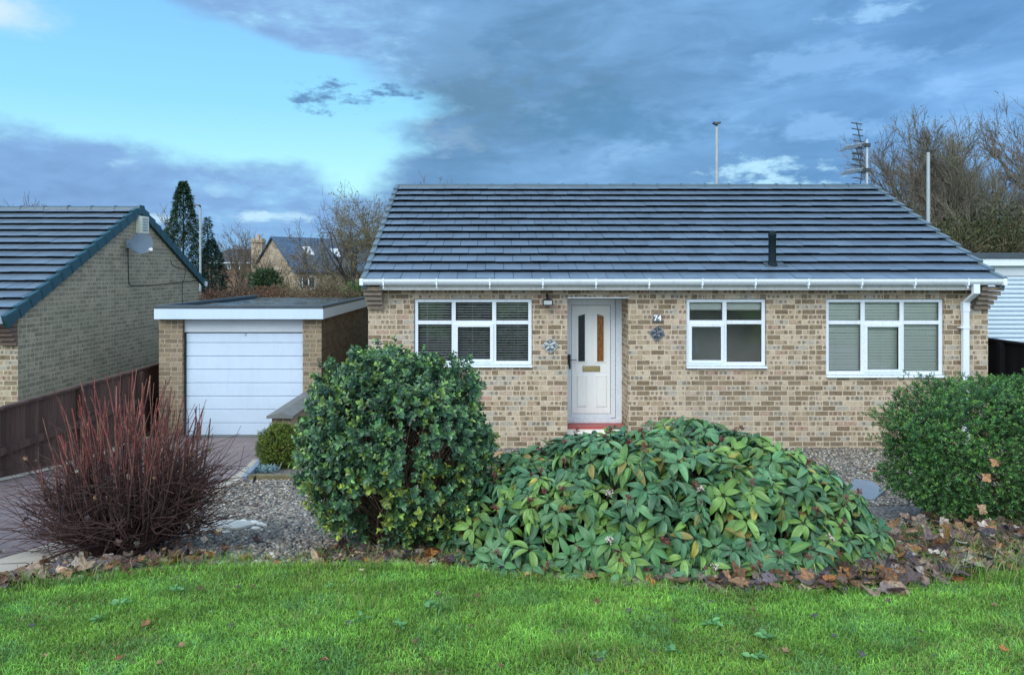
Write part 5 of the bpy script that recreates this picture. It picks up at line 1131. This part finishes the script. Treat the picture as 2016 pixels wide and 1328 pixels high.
# shrubs beyond the garage
blob_plant('evergreen_shrub', TP(522, 556, 30)[:3], (.6, .8, .55), 2000, .13, ((.04, .085, .035), (.06, .10, .035), (.03, .06, .03)), M_LEAFM, 'green evergreen shrub beyond the garage roof', 'shrub', None, inner=.3, lump=.3, seed=4)
blob_plant('evergreen_shrub', TP(712, 575, 24)[:3], (.6, .5, .35), 1600, .08, ((.09, .17, .04), (.12, .20, .05), (.05, .10, .03)), M_LEAFM, 'bright green shrub at the garage roof right end', 'shrub', None, inner=.3, lump=.3, seed=6)
for i, (px, py, Yd, rx, rz_, cc, lb) in enumerate([(420, 585, 26, .9, .28, ((.13, .055, .04), (.10, .05, .04), (.16, .08, .055)), 'red leaved hedge plant beside the street lamp foot'), (480, 583, 25, .9, .30, ((.12, .06, .045), (.10, .055, .04), (.09, .065, .04)), 'red leaved hedge plant in front of the brown house'),
        (565, 578, 26, .7, .4, ((.20, .14, .08), (.14, .12, .06), (.10, .10, .05)), 'brown scrubby bush behind the garage middle'), (640, 572, 25, .8, .5, ((.15, .13, .07), (.11, .12, .06), (.18, .11, .07)), 'olive scrubby bush behind the garage right half'), (530, 583, 24, .6, .3, ((.20, .10, .06), (.15, .09, .06)), 'rusty low bush behind the garage roof kerb'), (600, 590, 23.5, .9, .3, ((.13, .10, .06), (.18, .12, .07)), 'low brown bramble just above the wet garage roof'), (680, 588, 23, .7, .28, ((.12, .11, .06), (.15, .08, .06)), 'low brown bramble beside the bright green shrub')]):
    c = TP(px, py, Yd); blob_plant('scrub_bush', c, (rx, .6, rz_), 1500, .06, cc, M_DEAD, lb, 'bush', 'scrub bushes beyond the garage', inner=.2, lump=.35, stems=160, stemc=(.13, .10, .07), seed=20 + i)
# undergrowth below the right trees
for i, (px, py, Yd, rx, rz_, lb) in enumerate([(1812, 478, 31, 1.0, .6, 'ivy bush nearest the bungalow verge under the right trees'), (1850, 472, 31, 1.0, .8, 'ivy bush below the right hand lamp'), (1905, 470, 30, 1.2, .9, 'dark ivy bush above the shuttered garage roof edge'), (1960, 462, 30, .8, 1.2, 'tall ivy clump under the tallest tree'), (2020, 465, 29, 1.2, 1.0, 'ivy clump at the right picture edge'), (1880, 480, 28, 1.6, .7, 'low tangled bush directly behind the shuttered garage'), (1980, 480, 28, 1.7, .7, 'low tangled bush at the right behind the shuttered garage')]):
    c = TP(px, py, Yd); blob_plant('ivy_bush', c, (rx, 1., rz_), 1900, .11, ((.07, .08, .03), (.045, .065, .025), (.11, .10, .045), (.03, .045, .02)), M_LEAFM, lb, 'bush', 'ivy bushes under the right hand trees', inner=.25, lump=.4, stems=120, stemc=(.14, .12, .07), seed=40 + i)

# ------------------------------------------------------------ box ball and its bed
def sprig(n, ln, w_, spread, seed, stemcol=(.5, .35, .2), tipc=(1.5, 1.5, .8)):
    r = np.random.default_rng(seed); Vs, Fs, Cs = [], [], []; off = 0
    for i in range(n):
        t_ = i / (n - 1); a = i * 2.4 + r.uniform(-.4, .4); V, Fq, cm, _ = qleaf(w_, r.uniform(.03, .2), r.uniform(-.05, .35)); L = ln * (1.1 - .35 * t_) * r.uniform(.8, 1.2)
        dr = np.array([[math.cos(a) * spread, math.sin(a) * spread, .35 + .9 * t_]]); M = frames(dr, np.array([[-math.cos(a) * .6, -math.sin(a) * .6, 1.]]))[0]
        Vs.append((V * L) @ M.T + np.array([0, 0, t_])); Fs.append(Fq + off); off += 7; k = (1 - t_) * .78 + .0; base = np.ones(3) * (.78 + .3 * t_); Cs.append(np.tile(base * (1 - t_ ** 3) + np.array(tipc) * t_ ** 3, (7, 1)) * r.uniform(.8, 1.2))
    V = np.array([(.02, 0, -.6), (-.01, .017, -.6), (-.01, -.017, -.6), (.012, 0, 1.), (-.006, .01, 1.), (-.006, -.01, 1.)]); Fq = np.array([(0, 1, 4), (0, 4, 3), (1, 2, 5), (1, 5, 4), (2, 0, 3), (2, 3, 5)])
    Vs.append(V); Fs.append(Fq + off); Cs.append(np.tile(np.array(stemcol), (6, 1))); V = np.concatenate(Vs); return V[:, [2, 0, 1]], np.concatenate(Fs), np.concatenate(Cs), np.zeros((len(V), 3))
def sprig_plant(name, c, rad, n, L, cols, mat_, label, cat, sprigs, shape='ell', lump=.08, inner=.72, seed=3, keep=None, stems=120, stemc=(.10, .07, .05), part='foliage', mess=.5):
    root = empty(name, (c[0], c[1], c[2] - rad[2]), label, cat); r = np.random.default_rng(seed)
    d = r.normal(0, 1, (n, 3)); d /= np.linalg.norm(d, axis=1, keepdims=True)
    if shape != 'ell': pw = 3.6 if shape == 'box' else 2.5; d = d / (np.abs(d) ** pw).sum(1, keepdims=True) ** (1 / pw)
    lm = 1 + lump * (np.sin(d[:, 0] * 5.1 + seed) * np.sin(d[:, 1] * 6 + seed * 2) + .7 * np.sin(d[:, 2] * 8 + d[:, 0] * 7 + seed) + .5 * np.sin(d[:, 0] * 17 + d[:, 2] * 15 + seed))
    t_ = (inner + (1 - inner) * r.uniform(0, 1, n) ** .5) * lm; P = np.array(c) + d * t_[:, None] * np.array(rad)
    ns = int(n * .03); t_[:ns] = lm[:ns] * r.uniform(1.0, 1.07, ns); P = np.array(c) + d * t_[:, None] * np.array(rad)
    k = P[:, 2] > gz(P[:, 1]) + .03
    if keep is not None: k &= keep(P, r)
    P, d = P[k], d[k]; n = len(P); out = d / np.array(rad); out /= np.linalg.norm(out, axis=1, keepdims=True)
    M = frames(out + r.normal(0, mess, (n, 3)) + np.array([0, 0, .3]), r.normal(0, 1, (n, 3))); C = np.array(cols)[r.integers(0, len(cols), n)] * r.uniform(.7, 1.25, (n, 1))
    if name == 'round_bush': yq = (r.uniform(0, 1, n) < .30) & (P[:, 2] < 1.62); C[yq] = np.array([(.22, .30, .08)]) * r.uniform(.7, 1.3, (yq.sum(), 1))
    inst(part, sprigs, P, M, r.uniform(L * .7, L * 1.3, n), C, mat_, root, luv=False)
    if stems:
        A = np.array([[c[0], c[1], float(gz(c[1]))]]) + r.normal(0, .10, (stems, 3)) * np.array([rad[0], rad[1], 0]); i = r.integers(0, n, stems); B = P[i]; m1 = A * .55 + B * .45 + r.normal(0, .05, (stems, 3)); m2 = A * .2 + B * .8 + r.normal(0, .03, (stems, 3))
        segs('stems', np.r_[A, m1, m2], np.r_[m1, m2, B], np.r_[np.full(stems, .008), np.full(stems, .005), np.full(stems, .003)], np.r_[np.full(stems, .005), np.full(stems, .003), np.full(stems, .0015)], np.array([stemc]) * r.uniform(.5, 1.6, (3 * stems, 1)), M_BARK, root, 4)
    return root, P
SPB = [sprig(9, .42, .5, .8, s) for s in (1, 2, 3)]
bx, by = (551 - CX) / F * 10.4, 10.4; bz0 = float(gz(by))
sprig_plant('box_ball', (bx, by, bz0 + .30), (.285, .27, .31), 3800, .042, ((.13, .19, .035), (.10, .16, .03), (.16, .20, .04), (.07, .12, .03)), M_LEAFM, 'small round clipped green ball bush by the low wall', 'bush', SPB, inner=.6, seed=9, stems=30)
e0, e1 = G(476, 946), G(515, 908); b = MB(); b.hexa([(e0[0], e0[1], float(gz(e0[1])) - .05), (e0[0] + .07, e0[1], float(gz(e0[1])) - .05), (e1[0] + .07, e1[1], float(gz(e1[1])) - .05), (e1[0], e1[1], float(gz(e1[1])) - .05), (e0[0], e0[1], float(gz(e0[1])) + .06), (e0[0] + .07, e0[1], float(gz(e0[1])) + .06), (e1[0] + .07, e1[1], float(gz(e1[1])) + .08), (e1[0], e1[1], float(gz(e1[1])) + .08)])
tag(b.build('slate_edging', M_SLATE, bevel=.004), 'grey slate edging between driveway and the ball bush bed', 'edging')
e2 = G(604, 940); tag(MB().box(e0[0] + .09, e2[0] + .2, e0[1] - .03, e0[1] + .05, float(gz(e0[1])) - .08, float(gz(e0[1])) + .07).build('timber_edging', simple('mossy_timber', (.14, .12, .06), .85, .3, 9.)), 'mossy timber edging in front of the ball bush bed', 'edging')
for i, (px, py, s) in enumerate([(560, 912, .09), (583, 905, .08), (600, 915, .10), (540, 918, .05)]):
    x, y = G(px, py); o = inst('bed_stone', pebbase(I2, 1), np.array([[x, y, float(gz(y)) + .03]]), np.eye(3)[None], np.array([[s, s * .7, s * .45]]), np.array([[.30, .28, .23]]), M_PEB, smooth=True, luv=False); tag(o, ['buff stone just below the ball bush', 'angular stone right of the ball bush base', 'largest grey stone half hidden by the round bush', 'smallest stone under the ball bush left side'][i], 'stone', 'stones in the ball bush bed')
r = np.random.default_rng(5); x, y = G(521, 930); n = 260; a = r.uniform(0, 6.28, n); P = np.c_[x + r.normal(0, .09, n), y + r.normal(0, .05, n), np.full(n, float(gz(y)) + .02)]; M = frames(np.c_[np.cos(a), np.sin(a), r.uniform(.3, 1.5, n)], r.normal(0, 1, (n, 3)))
tag(inst('silver_plant', [qleaf(.16)], P, M, r.uniform(.05, .12, n), np.array([[.22, .34, .36]]) * r.uniform(.6, 1.3, (n, 1)), M_LEAFM, luv=False), 'low blue grey leaved plant in the corner of the ball bush bed', 'plant')
x, y = G(1585, 872); n = 14; A = np.c_[np.full(n, x) + r.normal(0, .05, n), np.full(n, y) + r.normal(0, .04, n), np.full(n, float(gz(y)))]; B = A + np.c_[r.normal(0, .12, n), r.normal(0, .05, n), r.uniform(.1, .35, n)]
tag(segs('dry_weed', A, B, np.full(n, .004), np.full(n, .002), np.array((.05, .04, .035)), M_BARK), 'thin dark dry weed against the foot of the house wall', 'weed')

# ------------------------------------------------------------ round bush (centre left)
SPP = [sprig(8, .62, .66, .95, s, tipc=(1.7, 1.6, .8)) for s in (11, 12, 13, 14)]
def keep1(P, r):
    c = np.array([-.69, 5.15]); low = P[:, 2] < 1.42; hole = (np.abs(P[:, 0] + .78) < .07) & (P[:, 2] < 1.52) & (P[:, 1] < 5.3); thin = (P[:, 0] > -.70) & (P[:, 0] < -.25) & (P[:, 2] > 1.45) & (P[:, 2] < 1.95) & (P[:, 1] < 5.2); u = r.uniform(0, 1, len(P))
    return ~hole & ~(thin & (u < .45)) & ~(low & (u < .25))
rb_, Pr = sprig_plant('round_bush', (-.69, 5.2, 1.68), (.62, .56, .635), 5200, .060, ((.06, .145, .09), (.08, .18, .10), (.055, .13, .09), (.13, .23, .085), (.05, .12, .08)), M_LEAF, 'large rounded glossy leaved evergreen bush left of the front door', 'bush', SPP, shape='sup', inner=.60, lump=.085, seed=8, keep=keep1, stems=300, stemc=(.16, .11, .075))
n = 90; i = rng.integers(0, len(Pr), n); P = Pr[i] + rng.normal(0, .02, (n, 3)) + np.array([0, -.02, 0]); k = (P[:, 2] < 1.75) & (P[:, 1] < 5.2); P = P[k]; n = len(P); M = frames(rng.normal(0, 1, (n, 3)), np.c_[rng.normal(0, .5, n), -np.ones(n), rng.normal(.4, .4, n)])
inst('yellow_leaves', [qleaf(.5)], P, M, rng.uniform(.028, .042, n), np.array([(.55, .48, .08), (.60, .36, .15), (.45, .50, .12)])[rng.integers(0, 3, n)], M_LEAFM, rb_, luv=False)
# ------------------------------------------------------------ right hedge
SPH = [sprig(9, .50, .50, .9, s, tipc=(1.6, 1.6, .8)) for s in (21, 22, 23)]
hd, Ph = sprig_plant('clipped_hedge', (4.80, 6.30, 1.385), (1.36, .58, .61), 19000, .044, ((.05, .15, .05), (.065, .175, .05), (.04, .12, .045), (.09, .20, .055)), M_LEAF, 'dense dark green clipped hedge at the right edge of the picture', 'hedge', SPH, shape='box', inner=.62, lump=.045, seed=12, stems=90, mess=.6)
for j, (dxx, dzz, s, c) in enumerate([(-.72, .02, .09, (.33, .17, .08)), (-.78, -.10, .10, (.36, .20, .10)), (-.35, .05, .08, (.38, .2, .1)), (-.85, -.34, .12, (.30, .20, .12)), (-.12, .33, .08, (.3, .2, .1)), (-.05, -.25, .12, (.42, .36, .28)), (-.3, -.36, .12, (.28, .15, .08)), (.0, -.05, .09, (.36, .2, .12))]):
    V, Fq, cm, _ = DL[j % 8]; Mx = frames(np.array([[rng.normal(), .2, rng.normal()]]), np.array([[rng.normal(0, .3), -1., .5]]))[0]; o = npmesh('caught_leaf', (V * s) @ Mx.T + np.array([4.6 + dxx, 5.72, 1.42 + dzz]), Fq, M_DEAD, col=cm * np.array(c)); tag(o, ['tan dead leaf on the hedge front, upper of the two at its left', 'pale orange leaf on the hedge front, just below the upper left one', 'brown leaf in the middle of the hedge front', 'pale curled leaf low at the left foot of the hedge', 'brown leaf highest up on the hedge front', 'largest whitish leaf low on the hedge front', 'dark tan leaf at the foot of the hedge between the two pale ones', 'tan leaf near the picture edge halfway up the hedge'][j], 'leaf', 'dead leaves caught in the right hedge')

# ------------------------------------------------------------ red stemmed shrub
r = np.random.default_rng(77); dw = empty('red_stemmed_shrub', (-2.33, 4.95, float(gz(4.95))), 'bare pruned shrub with upright red stems left of the gravel', 'shrub')
A_, B_, ra_, rb2, C_ = [], [], [], [], []
def stem(p, d, L, r0, n, red, wob=.06, grav=0.):
    q = np.array(p, float); d = np.array(d, float); d /= np.linalg.norm(d); pts = [q.copy()]
    for i in range(n):
        d = d + r.normal(0, wob, 3) + np.array([0, 0, grav]); d /= np.linalg.norm(d); q2 = q + d * L / n; t_ = (i + .5) / n; A_.append(q); B_.append(q2); ra_.append(r0 * (1 - .5 * i / n)); rb2.append(r0 * (1 - .5 * (i + 1) / n))
        lowc = np.array((.055, .035, .034)); hi = np.array([(.23, .07, .058), (.18, .06, .055), (.27, .13, .10), (.12, .05, .048)])[r.integers(0, 4)] * r.uniform(.6, 1.25); f = np.clip(red * (t_ * 1.4 - .15), 0, 1); C_.append(lowc * (1 - f) + hi * f); q = q2; pts.append(q.copy())
    return pts
z0_ = float(gz(4.95))
for i in range(240):     # upright red rods
    fx = r.uniform(-1, 1); fy = r.uniform(-1, 1); p = (-2.45 + fx * .18, 4.95 + fy * .16, z0_ + r.uniform(0, .1)); knee = np.array([-2.45 + fx * .36, 4.95 + fy * .32, z0_ + .26 + .12 * r.uniform() + .1 * abs(fx)])
    pp = stem(p, knee - np.array(p), np.linalg.norm(knee - np.array(p)) * 1.0, .0095 * r.uniform(.8, 1.3), 3, .15, .10)
    top = 2.20 - .30 * abs(fx) ** 2 - z0_ + r.uniform(-.42, .06); Lr = max(.25, (z0_ + top) - pp[-1][2]); stem(pp[-1], (fx * .13 + r.normal(0, .08), fy * .15, 1.), Lr * 1.02, .0055 * r.uniform(.5, 1.45), 6, 1., .055)
for i in range(400):     # dark side branches, wider and lower
    a = r.uniform(0, 6.28); p = (-2.45 + .18 * math.cos(a), 4.95 + .15 * math.sin(a), z0_ + r.uniform(.02, .35)); el_ = r.uniform(.15, 1.1); pp = stem(p, (math.cos(a), math.sin(a) * .7, el_), r.uniform(.22, .52), .005, 5, .2, .2, .05)
    for j in range(5):
        k = r.integers(1, len(pp)); stem(pp[k], (math.cos(a) + r.normal(0, .8), math.sin(a) * .7 + r.normal(0, .7), r.uniform(-.1, 1.2)), r.uniform(.10, .34), .0028, 3, .2, .2)
for i in range(14): stem((-2.5, 4.9, z0_ - .02), (r.normal(0, .7), r.normal(0, .5), 1.), r.uniform(.3, .5), .02, 4, .0, .15)
for i in range(46):      # low wiry twigs over the drive
    stem((-2.7 + r.uniform(-.2, .2), 4.9, z0_ + r.uniform(.05, .3)), (-1, r.uniform(-.6, .5), r.uniform(-.12, .5)), r.uniform(.35, .85), .0026, 6, .1, .22)
for i in range(40): stem((-2.12 + r.uniform(-.2, .1), 4.95, z0_ + r.uniform(.1, .5)), (1, r.uniform(-.6, .6), r.uniform(.2, 1.6)), r.uniform(.25, .65), .0028, 5, .3, .16)
segs('stems', A_, B_, ra_, rb2, np.array(C_), M_BARK, dw, 5)
n = 150; a = r.uniform(0, 6.28, n); P = np.c_[-2.45 + r.normal(0, .32, n), 4.85 + r.normal(0, .2, n), z0_ + r.uniform(.05, .75, n) ** 1.2]; M = frames(r.normal(0, 1, (n, 3)), r.normal(0, 1, (n, 3))); inst('withered_leaves', DL, P, M, r.uniform(.03, .075, n), np.array([(.05, .035, .04), (.10, .06, .05), (.25, .15, .08), (.30, .28, .24)])[r.integers(0, 4, n)], M_DEAD, dw, luv=False)
stem_p = [TP(68, 1060, 4.75), TP(95, 1000, 4.8), TP(118, 900, 4.9), TP(140, 820, 4.95), TP(144, 748, 5.0)]

# ------------------------------------------------------------ ribbed leaf shrub
def ribleaf(droop, fold, seed=0, w_=.355):
    nu, nv = 9, 7; V, L = [], []; rr = np.random.default_rng(seed)
    for i in range(nu):
        t_ = i / (nu - 1); x = t_; wd = w_ / 2 * math.sin(math.pi * min(1, t_ ** .85 * .97 + .03)) ** .8 + .006
        if t_ < .06: wd = .012
        zc = .18 * droop * math.sin(t_ * 1.6) - droop * t_ ** 2 * .6
        for j in range(nv):
            s = j / (nv - 1) * 2 - 1; rib = .014 * math.cos(s * math.pi * 2 * 1.04) - .012 * (abs(s) < .1); V.append((x * (1 - .12 * droop * t_), s * wd, zc + fold * abs(s) * wd * 2 + rib * math.sin(math.pi * t_) + rr.uniform(-.002, .002))); L.append((t_, s, 0))
    Fq = [(i * nv + j, (i + 1) * nv + j, (i + 1) * nv + j + 1, i * nv + j + 1) for i in range(nu - 1) for j in range(nv - 1)]
    V = np.array(V); return V, np.array(Fq), np.ones((len(V), 3)), np.array(L)
RL = [ribleaf(d_, f_, i) for i, (d_, f_) in enumerate(((.15, .12), (.5, .08), (.8, .15), (.35, .3), (1.1, .1), (-.05, .2), (.6, -.15), (.2, .45)))]
r = np.random.default_rng(99); vb = empty('ribbed_shrub', (1.35, 5.7, float(gz(5.7))), 'wide low mound of ribbed long green leaves in front of the house', 'shrub')
VC = np.array([1.14, 5.33]); VR = np.array([1.62, 1.18])
def vh(x, y):
    u = (x - VC[0]) / VR[0]; v = (y - VC[1]) / VR[1]; q = (np.abs(u) ** 2.5 + np.abs(v) ** 2.5) ** .4; b_ = .785 * np.clip(1 - q ** np.where(u < 0, 4.0, 3.1), 0, 1) ** .9 * (1 - .26 * np.clip(-u, 0, 1)); return b_ * (1 + .05 * np.sin(x * 5.3 + .6) * np.sin(y * 5.1) + .06 * np.sin(x * 11 + y * 8))
Pw, Nw = [], []
while len(Pw) < 2100:
    x = VC[0] + r.uniform(-1, 1) * VR[0]; y = VC[1] + r.uniform(-1, 1) * VR[1]; h = vh(x, y); e_ = .03
    if h < .05: continue
    gx, gy = (vh(x + e_, y) - vh(x - e_, y)) / (2 * e_), (vh(x, y + e_) - vh(x, y - e_)) / (2 * e_); sl = math.sqrt(1 + gx * gx + gy * gy)
    if r.uniform() > min(1, sl / 2.4): continue
    if y > 5.9 and r.uniform() < .5: continue
    hh = h * (r.uniform(.12, 1.) if (sl > 1.5) else 1.03 - .42 * r.uniform() ** 1.6); nrm = np.array([-gx, -gy, 1.]) / sl
    Pw.append((x, y, float(gz(y)) + max(hh, .03))); Nw.append(nrm)
Pw, Nw = np.array(Pw), np.array(Nw); LPp, LM, LS_, LC = [], [], [], []
VCc = np.array([(.085, .22, .085), (.115, .255, .07), (.065, .18, .085), (.15, .29, .065), (.075, .20, .10), (.16, .30, .07), (.055, .145, .07), (.10, .24, .10)])
for p, nrm in zip(Pw, Nw):
    ax = nrm * .75 + np.array([0, -.12, .5]) + r.normal(0, .27, 3); ax /= np.linalg.norm(ax); m_ = r.integers(5, 10); a0 = r.uniform(0, 6.28); u = np.cross(ax, [0.3, .9, .2]); u /= np.linalg.norm(u); v = np.cross(ax, u); c0 = VCc[r.integers(0, len(VCc))] * r.uniform(.75, 1.2); size = r.uniform(.85, 1.15); pt0 = r.uniform(-.55, .2)
    for i in range(m_):
        a = a0 + i * 6.283 / m_ + r.normal(0, .22); pitch = pt0 + r.normal(0, .2); d = (u * math.cos(a) + v * math.sin(a)) * math.cos(pitch) + ax * math.sin(pitch); d[2] -= r.uniform(.05, .35); cc = c0 * r.uniform(.75, 1.25)
        yl_ = r.uniform()
        if yl_ < .009: cc = np.array((.38, .36, .07)) * r.uniform(.7, 1.1)
        elif yl_ < .03: cc = np.array((.22, .20, .05))
        elif yl_ < .024: cc = np.array((.16, .08, .05))
        LPp.append(p + d / np.linalg.norm(d) * .012); LM.append((d, ax)); LS_.append(size * r.uniform(.072, .136) * (1 - .1 * (p[1] > 5.6))); LC.append(cc)
    
LM_ = frames(np.array([m[0] for m in LM]), np.array([m[1] for m in LM]))
inst('leaves', RL, np.array(LPp), LM_, np.array(LS_), np.array(LC), M_VIB, vb, smooth=True)
A_ = np.array([[VC[0], VC[1], float(gz(5.6))]]) * .35 + Pw * np.array([.65, .65, 0]) ; A_[:, 2] = gz(A_[:, 1]); Bm = A_ * .4 + Pw * .6; Bm[:, 2] -= .02
segs('stems', np.r_[A_, Bm], np.r_[Bm, Pw + Nw * .015], np.full(2 * len(Pw), .005), np.full(2 * len(Pw), .003), np.array([(.06, .028, .022)]) * r.uniform(.5, 1.3, (2 * len(Pw), 1)), M_BARK, vb, 4)
# flower heads: branching dark red stalks, a few with white buds
k = r.choice(len(Pw), 210, replace=False); A2, B2, FP, FC = [], [], [], []
for i in k:
    if Nw[i][2] < .3 and r.uniform() < .6: continue
    p = Pw[i]; wt = r.uniform() < .09; tilt = Nw[i] * .5 + np.array([0, -.1, .8]) + r.normal(0, .15, 3); tilt /= np.linalg.norm(tilt); tip = p + tilt * r.uniform(.02, .05); A2.append(p); B2.append(tip)
    for j in range(8):
        d = tilt + r.normal(0, .55, 3); e2_ = tip + d / np.linalg.norm(d) * r.uniform(.015, .034); A2.append(tip); B2.append(e2_)
        for q in range(5): FP.append(e2_ + r.normal(0, .005, 3)); FC.append((.75, .68, .64) if wt and r.uniform() < .7 else (.17, .055, .05) if r.uniform() < .7 else (.25, .16, .12))
fl_ = segs('flower_stalks', A2, B2, np.full(len(A2), .0022), np.full(len(A2), .0012), np.array((.20, .045, .04)), M_BARK, vb, 3)
FP = np.array(FP); n = len(FP); inst('flower_buds', [(I1[0], I1[1], np.ones((len(I1[0]), 3)), np.zeros((len(I1[0]), 3)))], FP, np.tile(np.eye(3), (n, 1, 1)), r.uniform(.0022, .0048, n), np.array(FC), M_LEAFM, vb, smooth=True, luv=False)
# dark ground cover of dead stems below
print('built')
